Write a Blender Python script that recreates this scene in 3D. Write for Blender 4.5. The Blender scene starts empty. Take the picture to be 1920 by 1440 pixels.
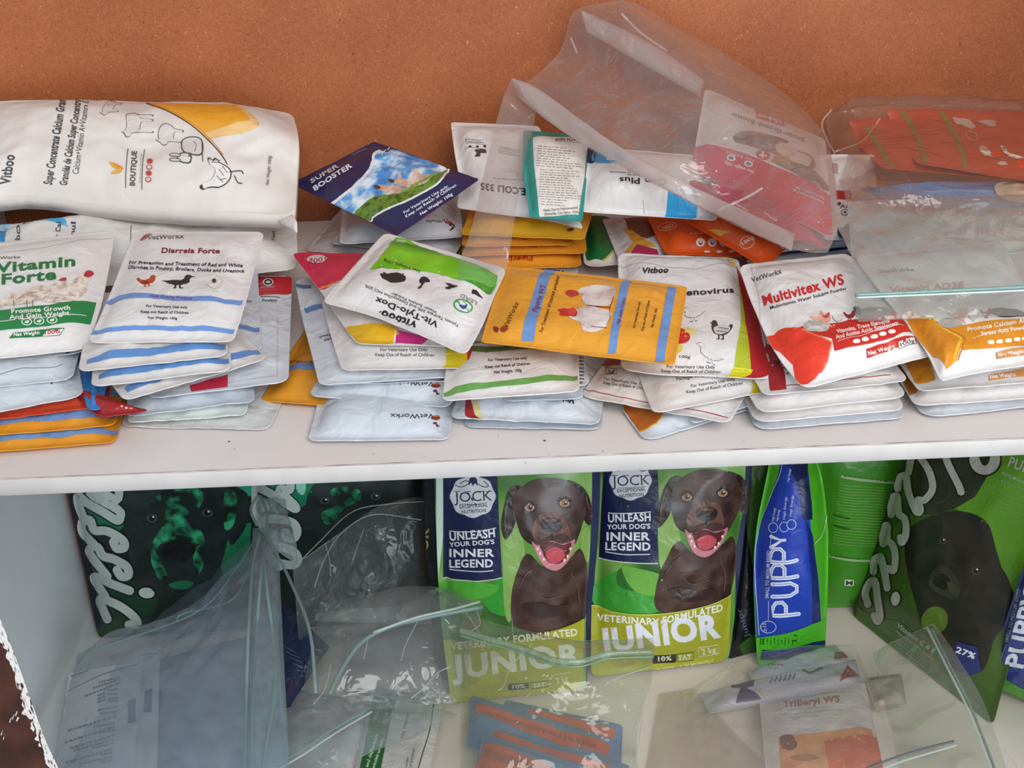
import bpy, bmesh, math, random, bisect
from mathutils import Vector, Matrix, noise
from mathutils.geometry import tessellate_polygon
random.seed(7)
S = bpy.context.scene
COL = S.collection

# ---------------------------------------------------------------- camera, world, lights, exposure
FPX = 2792.0
CAM = Vector((0.0, -1.04, 0.677))
ROT = Matrix.Rotation(math.radians(60), 3, 'X') @ Matrix.Rotation(math.radians(-2.3), 3, 'Z')
cd = bpy.data.cameras.new('camera'); cd.sensor_width = 36; cd.lens = 36*FPX/1920; cd.clip_start = .01
cam = bpy.data.objects.new('camera', cd); COL.objects.link(cam)
cam.matrix_world = Matrix.Translation(CAM) @ ROT.to_4x4()
S.camera = cam
S.view_settings.view_transform = 'Standard'; S.view_settings.look = 'None'
S.view_settings.gamma = 1; S.view_settings.use_curve_mapping = False
S.view_settings.exposure = -0.15
W = bpy.data.worlds.new('world'); S.world = W; W.use_nodes = True
W.node_tree.nodes['Background'].inputs[0].default_value = (.80, .90, 1, 1)
W.node_tree.nodes['Background'].inputs[1].default_value = .46
def area(name, loc, tgt, sx, sy, e, col):
    l = bpy.data.lights.new(name, 'AREA'); l.shape = 'RECTANGLE'; l.size = sx; l.size_y = sy; l.energy = e; l.color = col
    o = bpy.data.objects.new(name, l); COL.objects.link(o); o.location = loc
    o.rotation_euler = (Vector(tgt)-Vector(loc)).to_track_quat('-Z', 'Y').to_euler(); return o
area('daylight_doorway', (.6, -2.1, 1.9), (0, .25, 0), 1.7, 1.2, 74, (1, .955, .925))
area('daylight_window', (1.25, -2.1, .0), (-.35, .3, -.35), 1.6, 1.1, 37, (.84, .93, 1))
try: S.cycles.transparent_max_bounces = 24
except Exception: pass

# ---------------------------------------------------------------- photo geometry helpers
CI = ROT.inverted()
def ray(px, py): return ROT @ Vector(((px-960)/FPX, -(py-720)/FPX, -1))
def Z(px, py, z):
    d = ray(px, py); return CAM + d*((z-CAM.z)/d.z)
def Y(px, py, y):
    d = ray(px, py); return CAM + d*((y-CAM.y)/d.y)
def proj(p):
    q = CI @ (p-CAM); return (960+FPX*q.x/-q.z, 720-FPX*q.y/-q.z)
ZL = CAM.z - (1.04+.52)*math.tan(math.radians(38.9))      # lower shelf
DB = .52                                                # back board
XL = -.563

# ---------------------------------------------------------------- materials
def lin(c): return c/12.92 if c <= .04045 else ((c+.055)/1.055)**2.4
def rgb(h):
    h = h.lstrip('#'); return tuple(lin(int(h[i:i+2], 16)/255) for i in (0, 2, 4))+(1,)
MC = {}
def newmat(n):
    m = bpy.data.materials.new(n); m.use_nodes = True
    return m, m.node_tree.nodes, m.node_tree.links, m.node_tree.nodes['Principled BSDF']
def ink(h, rough=.36, metal=0.0, bump=.5, sc=55):
    k = (h, rough, metal, bump, sc)
    if k in MC: return MC[k]
    m, N, L, b = newmat('print_'+h.strip('#'))
    b.inputs['Base Color'].default_value = rgb(h); b.inputs['Roughness'].default_value = rough; b.inputs['Metallic'].default_value = metal
    t = N.new('ShaderNodeTexCoord'); n = N.new('ShaderNodeTexNoise'); n.inputs['Scale'].default_value = sc; n.inputs['Detail'].default_value = 2; n.inputs['Distortion'].default_value = .8
    B = N.new('ShaderNodeBump'); B.inputs['Strength'].default_value = bump; B.inputs['Distance'].default_value = .004
    L.new(t.outputs['Object'], n.inputs['Vector']); L.new(n.outputs['Fac'], B.inputs['Height']); L.new(B.outputs['Normal'], b.inputs['Normal'])
    MC[k] = m; return m
def mottled(name, cols, scale=20, rough=.4, detail=4, stretch=(1, 1, 1), lo=.35, hi=.65):
    if name in MC: return MC[name]
    m, N, L, b = newmat(name)
    t = N.new('ShaderNodeTexCoord'); mp = N.new('ShaderNodeMapping'); mp.inputs['Scale'].default_value = stretch
    n = N.new('ShaderNodeTexNoise'); n.inputs['Scale'].default_value = scale; n.inputs['Detail'].default_value = detail
    r = N.new('ShaderNodeValToRGB'); e = r.color_ramp.elements
    e[0].position = lo; e[0].color = rgb(cols[0]); e[1].position = hi; e[1].color = rgb(cols[-1])
    for i, c in enumerate(cols[1:-1]):
        q = e.new(lo+(hi-lo)*(i+1)/(len(cols)-1)); q.color = rgb(c)
    L.new(t.outputs['Object'], mp.inputs['Vector']); L.new(mp.outputs['Vector'], n.inputs['Vector'])
    L.new(n.outputs['Fac'], r.inputs['Fac']); L.new(r.outputs['Color'], b.inputs['Base Color']); b.inputs['Roughness'].default_value = rough
    MC[name] = m; return m
def film(haze=.12, tint='#f2f6f4', rough=.12, bump=.35, sc=30, hcol='#e8eef0'):
    k = ('film', haze, tint, rough, bump, sc, hcol)
    if k in MC: return MC[k]
    m, N, L, b = newmat('clear_film'); N.remove(b); out = N['Material Output']
    tr = N.new('ShaderNodeBsdfTransparent'); tr.inputs[0].default_value = rgb(tint)
    gl = N.new('ShaderNodeBsdfGlossy'); gl.inputs[0].default_value = (1, 1, 1, 1); gl.inputs['Roughness'].default_value = rough
    d1 = N.new('ShaderNodeBsdfDiffuse'); d1.inputs[0].default_value = rgb(hcol)
    d2 = N.new('ShaderNodeBsdfTranslucent'); d2.inputs[0].default_value = rgb(hcol)
    df = N.new('ShaderNodeMixShader'); df.inputs[0].default_value = .35; L.new(d1.outputs[0], df.inputs[1]); L.new(d2.outputs[0], df.inputs[2])
    t = N.new('ShaderNodeTexCoord'); n = N.new('ShaderNodeTexNoise'); n.inputs['Scale'].default_value = sc; n.inputs['Detail'].default_value = 3; n.inputs['Distortion'].default_value = .6
    B = N.new('ShaderNodeBump'); B.inputs['Strength'].default_value = bump; B.inputs['Distance'].default_value = .01
    L.new(t.outputs['Object'], n.inputs['Vector']); L.new(n.outputs['Fac'], B.inputs['Height'])
    L.new(B.outputs['Normal'], gl.inputs['Normal'])
    lw = N.new('ShaderNodeFresnel'); lw.inputs['IOR'].default_value = 1.38
    cl = N.new('ShaderNodeMath'); cl.operation = 'MINIMUM'; cl.inputs[1].default_value = .26; L.new(lw.outputs[0], cl.inputs[0])
    m1 = N.new('ShaderNodeMixShader'); m1.inputs[0].default_value = haze; L.new(tr.outputs[0], m1.inputs[1]); L.new(df.outputs[0], m1.inputs[2])
    m2 = N.new('ShaderNodeMixShader'); L.new(cl.outputs[0], m2.inputs[0]); L.new(m1.outputs[0], m2.inputs[1]); L.new(gl.outputs[0], m2.inputs[2])
    L.new(m2.outputs[0], out.inputs['Surface']); MC[k] = m; return m
def hardboard():
    m, N, L, b = newmat('hardboard')
    t = N.new('ShaderNodeTexCoord')
    def noi(s, d, dist=0, st=None):
        n = N.new('ShaderNodeTexNoise'); n.inputs['Scale'].default_value = s; n.inputs['Detail'].default_value = d; n.inputs['Distortion'].default_value = dist
        if st:
            mp = N.new('ShaderNodeMapping'); mp.inputs['Scale'].default_value = st; L.new(t.outputs['Object'], mp.inputs[0]); L.new(mp.outputs[0], n.inputs['Vector'])
        else: L.new(t.outputs['Object'], n.inputs['Vector'])
        return n
    def ramp(a, c0, p0, c1, p1):
        r = N.new('ShaderNodeValToRGB'); e = r.color_ramp.elements
        e[0].position = p0; e[0].color = c0; e[1].position = p1; e[1].color = c1; L.new(a, r.inputs[0]); return r
    base = ramp(noi(7, 5).outputs['Fac'], rgb('#98502a'), .34, rgb('#b26737'), .68)
    fine = ramp(noi(420, 4, 1.5).outputs['Fac'], rgb('#7c3c1c'), .36, rgb('#b97243'), .66)
    mx = N.new('ShaderNodeMixRGB'); mx.inputs[0].default_value = .40; L.new(base.outputs[0], mx.inputs[1]); L.new(fine.outputs[0], mx.inputs[2])
    dk = ramp(noi(150, 2, 1.6, (1, 1, 1.3)).outputs['Fac'], (0, 0, 0, 1), .69, (.8, .8, .8, 1), .76)
    lt = ramp(noi(130, 2, 3.0, (1.4, 1, 1)).outputs['Fac'], (1, 1, 1, 1), .27, (0, 0, 0, 1), .32)
    m2 = N.new('ShaderNodeMixRGB'); L.new(dk.outputs[0], m2.inputs[0]); L.new(mx.outputs[0], m2.inputs[1]); m2.inputs[2].default_value = rgb('#5e2a14')
    m3 = N.new('ShaderNodeMixRGB'); L.new(lt.outputs[0], m3.inputs[0]); L.new(m2.outputs[0], m3.inputs[1]); m3.inputs[2].default_value = rgb('#cf8c5a')
    L.new(m3.outputs[0], b.inputs['Base Color']); b.inputs['Roughness'].default_value = .6
    return m

# ---------------------------------------------------------------- object helpers
def setp(o, label=None, cat=None, group=None, kind=None):
    for k, v in (('label', label), ('category', cat), ('group', group), ('kind', kind)):
        if v: o[k] = v
def mk(name, vs, fs, mats, mi=None, org=None, parent=None, smooth=True):
    org = org or Vector((0, 0, 0))
    me = bpy.data.meshes.new(name); me.from_pydata([tuple(Vector(v)-org) for v in vs], [], fs)
    for m in mats: me.materials.append(m)
    if mi: me.polygons.foreach_set('material_index', mi)
    me.polygons.foreach_set('use_smooth', [smooth]*len(fs)); me.update()
    o = bpy.data.objects.new(name, me); COL.objects.link(o)
    if parent: o.parent = parent
    else: o.location = org
    return o
def empty(name, loc):
    o = bpy.data.objects.new(name, None); o.empty_display_size = .02; COL.objects.link(o); o.location = loc; return o
def box(name, lo, hi, mat, parent=None, bev=.0006, org=None):
    bm = bmesh.new(); bmesh.ops.create_cube(bm, size=1)
    c = (Vector(lo)+Vector(hi))/2; s = Vector(hi)-Vector(lo)
    for v in bm.verts: v.co = Vector((v.co.x*s.x, v.co.y*s.y, v.co.z*s.z))+c
    if bev: bmesh.ops.bevel(bm, geom=bm.edges[:], offset=bev, segments=2, affect='EDGES')
    vs = [v.co.copy() for v in bm.verts]; bm.verts.index_update(); fs = [[v.index for v in f.verts] for f in bm.faces]; bm.free()
    return mk(name, vs, fs, [mat], None, org, parent, False)
def crom(P, n):
    """n samples of a Catmull-Rom curve through P (open)"""
    if len(P) == 2: return [P[0].lerp(P[1], i/(n-1)) for i in range(n)]
    Q = [P[0]*2-P[1]]+list(P)+[P[-1]*2-P[-2]]; out = []
    for i in range(n):
        t = i/(n-1)*(len(P)-1); k = min(int(t), len(P)-2); f = t-k
        a, b, c, d = Q[k:k+4]
        out.append(.5*((2*b)+(c-a)*f+(2*a-5*b+4*c-d)*f*f+(3*b-a-3*c+d)*f**3))
    return out
def tube(name, P, r, mat, parent=None, org=None, n=40, flat=1.0, seg=8, axis=None):
    C = crom(P, n); vs = []; fs = []
    for i, p in enumerate(C):
        t = (C[min(i+1, n-1)]-C[max(i-1, 0)]).normalized()
        a = t.cross(axis or Vector((.1, -.75, .66))).normalized(); b = t.cross(a).normalized()
        for k in range(seg):
            an = 2*math.pi*k/seg; vs.append(p+a*math.cos(an)*r*flat+b*math.sin(an)*r)
    for i in range(n-1):
        for k in range(seg):
            fs.append((i*seg+k, i*seg+(k+1) % seg, (i+1)*seg+(k+1) % seg, (i+1)*seg+k))
    fs.append(tuple(range(seg))[::-1]); fs.append(tuple((n-1)*seg+k for k in range(seg)))
    return mk(name, vs, fs, [mat], None, org, parent)

# ---------------------------------------------------------------- text, cached as flat triangles
TC = {}
def tmesh(s, bold=0.0):
    k = (s, bold)
    if k in TC: return TC[k]
    cu = bpy.data.curves.new('t', 'FONT'); cu.body = s; cu.resolution_u = 3; cu.offset = bold
    if bold: cu.space_character = 1+bold*2.2
    o = bpy.data.objects.new('t', cu); COL.objects.link(o)
    me = o.to_mesh(); vs = [(v.co.x, v.co.y) for v in me.vertices]; fs = [tuple(p.vertices) for p in me.polygons]
    o.to_mesh_clear(); bpy.data.objects.remove(o); bpy.data.curves.remove(cu)
    if vs:
        x0 = min(v[0] for v in vs); x1 = max(v[0] for v in vs); w = max(x1-x0, 1e-4)
        vs = [((x-x0)/w, y/.70) for x, y in vs]
    TC[k] = (vs, fs); return TC[k]

# ---------------------------------------------------------------- a printed, filled surface
class Surf:
    def __init__(s, TL, TR, BR, BL, T=.009, rim=.006, rad=.008, wr=.0014, wk=34, seed=0, t=None, r=None, b=None, l=None, nx=26, ny=34, under=.45, curl=0.0, soft=.2, cup=0.0, gus=0.0):
        s.c = (TL, TR, BR, BL); s.T = T; s.rim = rim; s.rad = rad; s.wr = wr; s.wk = wk; s.seed = seed*7.31; s.nx = nx; s.ny = ny; s.under = under; s.curl = curl; s.soft = soft; s.cup = cup; s.gus = gus
        s.W = ((TR-TL).length+(BR-BL).length)/2; s.H = ((BL-TL).length+(BR-TR).length)/2
        s.N = ((BL-TL).cross(TR-TL)+(BR-TR).cross(BR-BL)*-1).normalized()
        n1 = (BL-TL).cross(TR-TL).normalized(); s.N = n1
        K = 41
        s.e = [crom([TL]+list(t or [])+[TR], K), crom([TR]+list(r or [])+[BR], K), crom([BL]+list(b or [])+[BR], K), crom([TL]+list(l or [])+[BL], K)]
    def cur(s, i, x):
        x = x*40; k = min(max(int(x), 0), 39); return s.e[i][k].lerp(s.e[i][k+1], x-k)
    def base(s, u, v):
        TL, TR, BR, BL = s.c
        return (s.cur(0, u)*(1-v)+s.cur(2, u)*v + s.cur(3, v)*(1-u)+s.cur(1, v)*u
                - (TL*(1-u)*(1-v)+TR*u*(1-v)+BR*u*v+BL*(1-u)*v))
    def h(s, u, v):
        dx = min(u, 1-u)*s.W; dy = min(v, 1-v)*s.H
        fx = min(max((dx-s.rim)/(s.soft*s.W), 0), 1); fy = min(max((dy-s.rim)/(s.soft*s.H), 0), 1)
        f = (math.sin(fx*math.pi/2)*math.sin(fy*math.pi/2))**.8
        e = 0
        if s.wr:
            p = Vector((u*s.W*s.wk+s.seed, v*s.H*s.wk, s.seed*.37))
            q = noise.noise(p); q2 = abs(noise.noise(p*1.9+Vector((9, 4, 1))))
            e = s.wr*(q*1.2+(.35-q2)*1.6)*(.35+.65*min(f*2, 1))
        c = s.curl*(1-min(dy/(.25*s.H), 1))**2
        return s.T*f+e+c, f
    def rnd(s, u, v):
        dv = min(v, 1-v)*s.H; r = s.rad
        if r > 0 and dv < r:
            i = (r-math.sqrt(max(r*r-(r-dv)**2, 0)))/s.W; return i+u*(1-2*i), v
        return u, v
    def pos(s, u, v, off=0.0):
        u, v = s.rnd(u, v); return s.base(u, v)+s.N*(s.h(u, v)[0]+off)
    def inv(s, px, py):
        u = v = .5; hh = s.T*.8
        for k in range(16):
            o = s.N*hh; a = proj(s.base(u, v)+o); b = proj(s.base(u+.01, v)+o); c = proj(s.base(u, v+.01)+o)
            ex, ey = px-a[0], py-a[1]
            j = (b[0]-a[0])*100, (c[0]-a[0])*100, (b[1]-a[1])*100, (c[1]-a[1])*100
            d = j[0]*j[3]-j[1]*j[2]
            if abs(d) < 1e-9: break
            du = (j[3]*ex-j[1]*ey)/d; dv = (-j[2]*ex+j[0]*ey)/d
            m = max(abs(du), abs(dv), .4)/.4; u += du/m; v += dv/m
            if 0 <= u <= 1 and 0 <= v <= 1: hn = s.h(u, v)[0]
            else: hn = 0
            if abs(ex)+abs(ey) < .3 and abs(hn-hh) < .0002 and k > 2: break
            hh += (hn-hh)*.5
        return (u, v)
    def build(s):
        if hasattr(s, 'G'): return
        s.gu, s.gv = s.lines(); s.G = [[s.pos(u, v) for u in s.gu] for v in s.gv]
    def at(s, u, v, off):
        s.build(); gu, gv = s.gu, s.gv
        i = min(max(bisect.bisect_right(gu, u+1e-6)-1, 0), len(gu)-2); j = min(max(bisect.bisect_right(gv, v+1e-6)-1, 0), len(gv)-2)
        a = (u-gu[i])/(gu[i+1]-gu[i]); b = (v-gv[j])/(gv[j+1]-gv[j])
        G = s.G; A, B, D, C = G[j][i], G[j][i+1], G[j+1][i], G[j+1][i+1]
        p = A+(B-A)*a+(C-B)*b if a >= b else A+(C-D)*a+(D-A)*b
        return p+s.N*off
    def lines(s):
        def g(n, L):
            r = min(s.rad, .2*L)/L; q = [0, r*.12, r*.35, r*.65, r] if r > 0 else [0]
            a = q[-1]; m = [a+(1-2*a)*i/n for i in range(1, n)]
            return q+m+[1-x for x in reversed(q)]
        return g(s.nx, s.W), g(s.ny, s.H)
def zz(T, P):
    """zoomed-view coordinates -> photo pixels"""
    return [(T[0]+x/T[2], T[1]+y/T[2]) for x, y in P]
def smoothp(P, n=6):
    V = [Vector(p) for p in P]; m = len(V); out = []
    for i in range(m):
        a, b, c, d = V[i-1], V[i], V[(i+1) % m], V[(i+2) % m]
        for k in range(n):
            f = k/n; q = .5*((2*b)+(c-a)*f+(2*a-5*b+4*c-d)*f*f+(3*b-a-3*c+d)*f**3); out.append((q.x, q.y))
    return out
class Art:
    """prints collected on a surface; coordinates are photo pixels (T = zoom transform) or u,v when uv=True"""
    def __init__(s, sf, T=None): s.sf = sf; s.it = []; s.n = 0; s.T = T; s.hom = {}
    def q(s, P, uv):
        if uv: return list(P)
        if s.T: P = zz(s.T, P)
        return [s.sf.inv(x, y) for x, y in P]
    def fill(s, P, col, uv=False, smooth=False, keep=False):
        if smooth: P = smoothp(P)
        P = s.q(P, uv)
        tr = tessellate_polygon([[Vector((x, y, 0)) for x, y in P]])
        if not keep: s.n += 1
        s.it.append((P, [tuple(t) for t in tr], col, s.n)); return s
    def blob(s, P, col, uv=False): return s.fill(P, col, uv, True)
    def ell(s, c, rx, ry, col, rot=0, n=20, uv=False):
        cr, sr = math.cos(rot), math.sin(rot)
        return s.fill([(c[0]+rx*math.cos(a)*cr-ry*math.sin(a)*sr, c[1]+rx*math.cos(a)*sr+ry*math.sin(a)*cr) for a in [2*math.pi*i/n for i in range(n)]], col, uv)
    def rect(s, x0, y0, x1, y1, col, uv=True): return s.fill([(x0, y0), (x1, y0), (x1, y1), (x0, y1)], col, uv)
    def line(s, P, w, col, uv=False, curve=False, n=24, cap=True, close=False, keep=False):
        V = [Vector(p) for p in P]
        if close: V = [Vector(p) for p in smoothp(P, 5)]; V.append(V[0])
        elif curve: V = crom(V, n)
        L = []; R = []
        for i, p in enumerate(V):
            t = (V[min(i+1, len(V)-1)]-V[max(i-1, 0)])
            t = t.normalized() if t.length > 0 else Vector((1, 0)); nn = Vector((-t.y, t.x))*w/2
            L.append(tuple(p+nn)); R.append(tuple(p-nn))
        if not keep: s.n += 1
        PP = s.q(L+R, uv); m = len(V)
        s.it.append((PP, [(i, i+1, m+i+1, m+i) for i in range(m-1)], col, s.n))
        if cap and w > 2:
            for e in (V[0], V[-1]):
                s.n -= 0; s.fill([(e.x+w/2*math.cos(a), e.y+w/2*math.sin(a)) for a in [2*math.pi*k/12 for k in range(12)]], col, uv, keep=True)
        return s
    def text(s, tx, a, b, h, col, bold=0.0, uv=False, up=None, slant=0.0, arc=0.0):
        """tx from baseline start a to baseline end b, cap height h; up = direction letters stand (default: left of a->b on the page)"""
        vs, fs = tmesh(tx, bold)
        if not vs: return s
        A, B = Vector(a), Vector(b); d = (B-A)
        if up is None: U = Vector((d.y, -d.x)).normalized()*h
        else: U = Vector(up).normalized()*h
        sl = d.normalized()*slant*h
        K = max(2, min(10, len(tx)//2)); kn = [A.lerp(B, i/K) for i in range(K+1)]
        lo = [Vector(c) for c in s.q([tuple(p) for p in kn], uv)]; hi = [Vector(c) for c in s.q([tuple(p+U+sl) for p in kn], uv)]
        P = []
        for x, y in vs:
            i = min(max(int(x*K), 0), K-1); f = x*K-i
            q = (lo[i]*(1-f)+lo[i+1]*f)*(1-y)+(hi[i]*(1-f)+hi[i+1]*f)*y; P.append((q.x, q.y))
        s.it.append((P, fs, col, s.n+3)); return s
    def lines(s, a, b, n, gap, h, col, seed=1, uv=False, ragged=.3):
        """n rows of tiny dashes standing for unreadably small print"""
        R = random.Random(seed); A, B = Vector(a), Vector(b); d = B-A; nn = Vector((-d.y, d.x)).normalized()
        s.n += 1
        for i in range(n):
            x = 0; e = 1-R.random()*ragged
            while x < e:
                w = R.uniform(.03, .12); p = A+nn*gap*i+d*x; q = A+nn*gap*i+d*min(x+w, e)
                u = nn*h
                s.fill([tuple(p), tuple(q), tuple(q+u), tuple(p+u)], col, uv, keep=True); x += w+.025
        return s
    def emit(s, vs, fs, mi, slot):
        gu, gv = s.sf.lines()
        for P, F, col, n in s.it:
            x0 = min(p[0] for p in P); x1 = max(p[0] for p in P); y0 = min(p[1] for p in P); y1 = max(p[1] for p in P)
            if x1 < 0 or x0 > 1 or y1 < 0 or y0 > 1 or x1-x0 > 8 or y1-y0 > 8: continue
            bm = bmesh.new(); V = [bm.verts.new((x, y, 0)) for x, y in P]
            for f in F:
                try: bm.faces.new([V[i] for i in f])
                except ValueError: pass
            for ax, G, a0, a1 in ((0, gu, x0, x1), (1, gv, y0, y1)):
                for g in G:
                    if a0 < g < a1 or (g in (0, 1) and a0 <= g <= a1):
                        co = Vector((g, 0, 0)) if ax == 0 else Vector((0, g, 0)); no = Vector((1, 0, 0)) if ax == 0 else Vector((0, 1, 0))
                        bmesh.ops.bisect_plane(bm, geom=bm.verts[:]+bm.edges[:]+bm.faces[:], plane_co=co, plane_no=no, dist=1e-7, clear_inner=(g == 0), clear_outer=(g == 1))
            off = .00030+.00003*n; k = len(vs); sl = slot(col)
            bm.verts.index_update()
            for v in bm.verts: vs.append(s.sf.at(v.co.x, v.co.y, off))
            for f in bm.faces:
                f.normal_update(); ids = [k+v.index for v in f.verts]
                fs.append(ids[::-1] if f.normal.z > 0 else ids); mi.append(sl)
            bm.free()
def surface(name, sf, body, art=None, org=None, parent=None, label=None, cat=None, group=None, single=False, back=None, thin=False):
    mats = []; 
    def slot(c):
        m = ink(c) if isinstance(c, str) else c
        if m not in mats: mats.append(m)
        return mats.index(m)
    s0 = slot(body); s1 = slot(back) if back else s0
    sf.build(); gu, gv = sf.gu, sf.gv; vs = []; fs = []; mi = []
    nu, nv = len(gu), len(gv)
    for r in sf.G: vs += r
    for j in range(nv-1):
        for i in range(nu-1):
            a = j*nu+i; fs += [(a, a+nu+1, a+1), (a, a+nu, a+nu+1)]; mi += [s0, s0]
    if not single:
        k = len(vs); rt = .0007
        for v in gv:
            for u in gu:
                uu, vv = sf.rnd(u, v); h, f = sf.h(uu, vv); p = sf.base(uu, vv)
                e = h-sf.T*f if not sf.gus else h-sf.T*f
                vs.append(p+sf.N*(e-rt-sf.T*sf.under*f-sf.gus))
        for j in range(nv-1):
            for i in range(nu-1):
                a = k+j*nu+i; fs.append((a, a+1, a+nu+1, a+nu)); mi.append(s1)
        bd = [i for i in range(nu)]+[j*nu+nu-1 for j in range(1, nv)]+[(nv-1)*nu+i for i in range(nu-2, -1, -1)]+[j*nu for j in range(nv-2, 0, -1)]
        for a, b in zip(bd, bd[1:]+bd[:1]): fs.append((a, b, k+b, k+a)); mi.append(s0)
    if art: art.emit(vs, fs, mi, slot)
    if org is None:
        mn = min(v.z for v in vs[:nu*nv]); c = sum(sf.c, Vector())/4; org = Vector((c.x, c.y, mn))
    o = mk(name, vs, fs, mats, mi, org, parent)
    setp(o, label, cat, group)
    return o
RT = {0: (0, 1, 2, 3), 'cw': (1, 2, 3, 0), 180: (2, 3, 0, 1), 'ccw': (3, 0, 1, 2)}
SIZES = []
def quad(P, z=None, **k):
    """P: image-order TL,TR,BR,BL as (px,py[,z]) photo pixels at height z above the upper shelf"""
    c = [Z(p[0], p[1], p[2] if len(p) > 2 else z) if not isinstance(p, Vector) else p for p in P]
    return Surf(*c, **k)
def strip(bl, br, z, L=.165, rise=0.0, **k):
    """a pouch of which the front edge is seen: runs back from that edge"""
    k.setdefault('wr', .002); a = Z(bl[0], bl[1], z); b = Z(br[0], br[1], z); d = (b-a).normalized(); n = Vector((-d.y, d.x, 0))*L+Vector((0, 0, rise))
    return Surf(a+n, b+n, b, a, **k)
# ---------------------------------------------------------------- zoom transforms used while tracing
z1 = (0, 160, 3.2724); z2 = (0, 420, 3.2724); z3 = (530, 220, 3.2724); z4 = (530, 420, 3.2724)
z5 = (840, 0, 2.5263); z6 = (880, 420, 3.2724); z7 = (1340, 180, 3.2724); z8 = (1340, 440, 3.2724)
w1 = (0, 860, 2.482); w2 = (420, 860, 3.2724); w3 = (760, 860, 2.909); w4 = (400, 1080, 3.3103)
w5 = (780, 1120, 3.3103); w6 = (1340, 830, 3.2724); w7 = (1240, 1120, 2.8235); w8 = (0, 0, 2.0)
c1 = (1060, 380, 4.174); c2 = (1500, 180, 4.5); c3 = (0, 1060, 3.79)

# ---------------------------------------------------------------- the shelving unit
shelfw = mottled('shelf_white', ['#e2d9d4', '#e6deda', '#e9e2de'], 5, .42, 4)
panelw = mottled('panel_white', ['#cfd6d8', '#dde3e4'], 4, .35, 4)
edgew = mottled('edge_paint', ['#c4bfbc', '#cdc8c5'], 30, .45, 5)
unit = empty('shelving_unit', (0, .26, ZL-.02))
setp(unit, 'white board shelving unit with an orange brown hardboard back', 'shelving unit')
uo = Vector((0, .26, ZL-.02))
XR = .66
box('back_panel', (XL-.02, DB, ZL-.02), (XR+.02, DB+.006, .60), hardboard(), unit, .0005, uo)
sp = box('side_panel', (XL-.018, .0, ZL-.02), (XL, DB, .60), panelw, unit, .0006, uo)
box('side_panel', (XR, .0, ZL-.02), (XR+.018, DB, .60), panelw, unit, .0006, uo)
e0 = Z(960, 861, 0); FY = e0.y
sh = box('shelf', (XL, FY+.0012, -.0162), (XR, DB, 0), shelfw, unit, .0004, uo)
# painted front lip with an uneven paint seam along its top
def lip():
    vs = []; fs = []; n = 260; random.seed(3)
    for i in range(n+1):
        x = XL+(XR-XL)*i/n; j = noise.noise(Vector((x*60, 0, 0)))*.0005+noise.noise(Vector((x*260, 3, 0)))*.0003
        for y, z in ((FY+.0012, -.0165), (FY, -.0162), (FY-.0006, -.0156), (FY-.0006, -.0012+j), (FY, -.0002+j), (FY+.0008, -.0004+j)):
            vs.append((x, y, z))
    for i in range(n):
        for k in range(5): fs.append((i*6+k, i*6+6+k, i*6+7+k, i*6+1+k))
    o = mk('edge_band', vs, fs, [edgew], None, uo, None)
    o.parent = sh; o.location = (0, 0, 0)
lip()
def gapline():
    vs = []; fs = []; n = 300
    for i in range(n+1):
        x = XL+.001+(XR-XL-.002)*i/n; w = .00035*max(0, noise.noise(Vector((x*45, 8, 0)))+.55); j = noise.noise(Vector((x*90, 1, 0)))*.0003
        vs += [(x, FY+.0013+j-w, .00025), (x, FY+.0014+j+w, .00025)]
    fs = [(2*i, 2*i+2, 2*i+3, 2*i+1) for i in range(n)]
    o = mk('paint_seam', vs, fs, [ink('#5a4a42', .8)], None, uo, sh)
gapline()
def chips():
    vs = []; fs = []; R = random.Random(5)
    for (px, py, r) in ((429, 828, .0012), (440, 842, .0006), (1021, 826, .0014), (1130, 846, .0008), (985, 868, .0007), (934, 818, .0006), (1030, 852, .0006), (1180, 1134, 0), (1395, 826, .0005), (700, 850, .0005)):
        if r == 0: continue
        p = Z(px, py, .0003); k = len(vs)
        vs = [p+Vector((math.cos(a*.897)*r*R.uniform(.6, 1.5), math.sin(a*.897)*r*R.uniform(.5, 1.1), 0)) for a in range(7)]
        mk('paint_chip', vs, [tuple(range(7))], [ink('#6b5c52', .8)], None, uo, sh, False)
chips()
box('shelf', (XL, 0.0, ZL-.018), (XR, DB, ZL), mottled('lower_white', ['#e2d9cf', '#e8e0d6'], 5, .4, 4), unit, .0004, uo)
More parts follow.
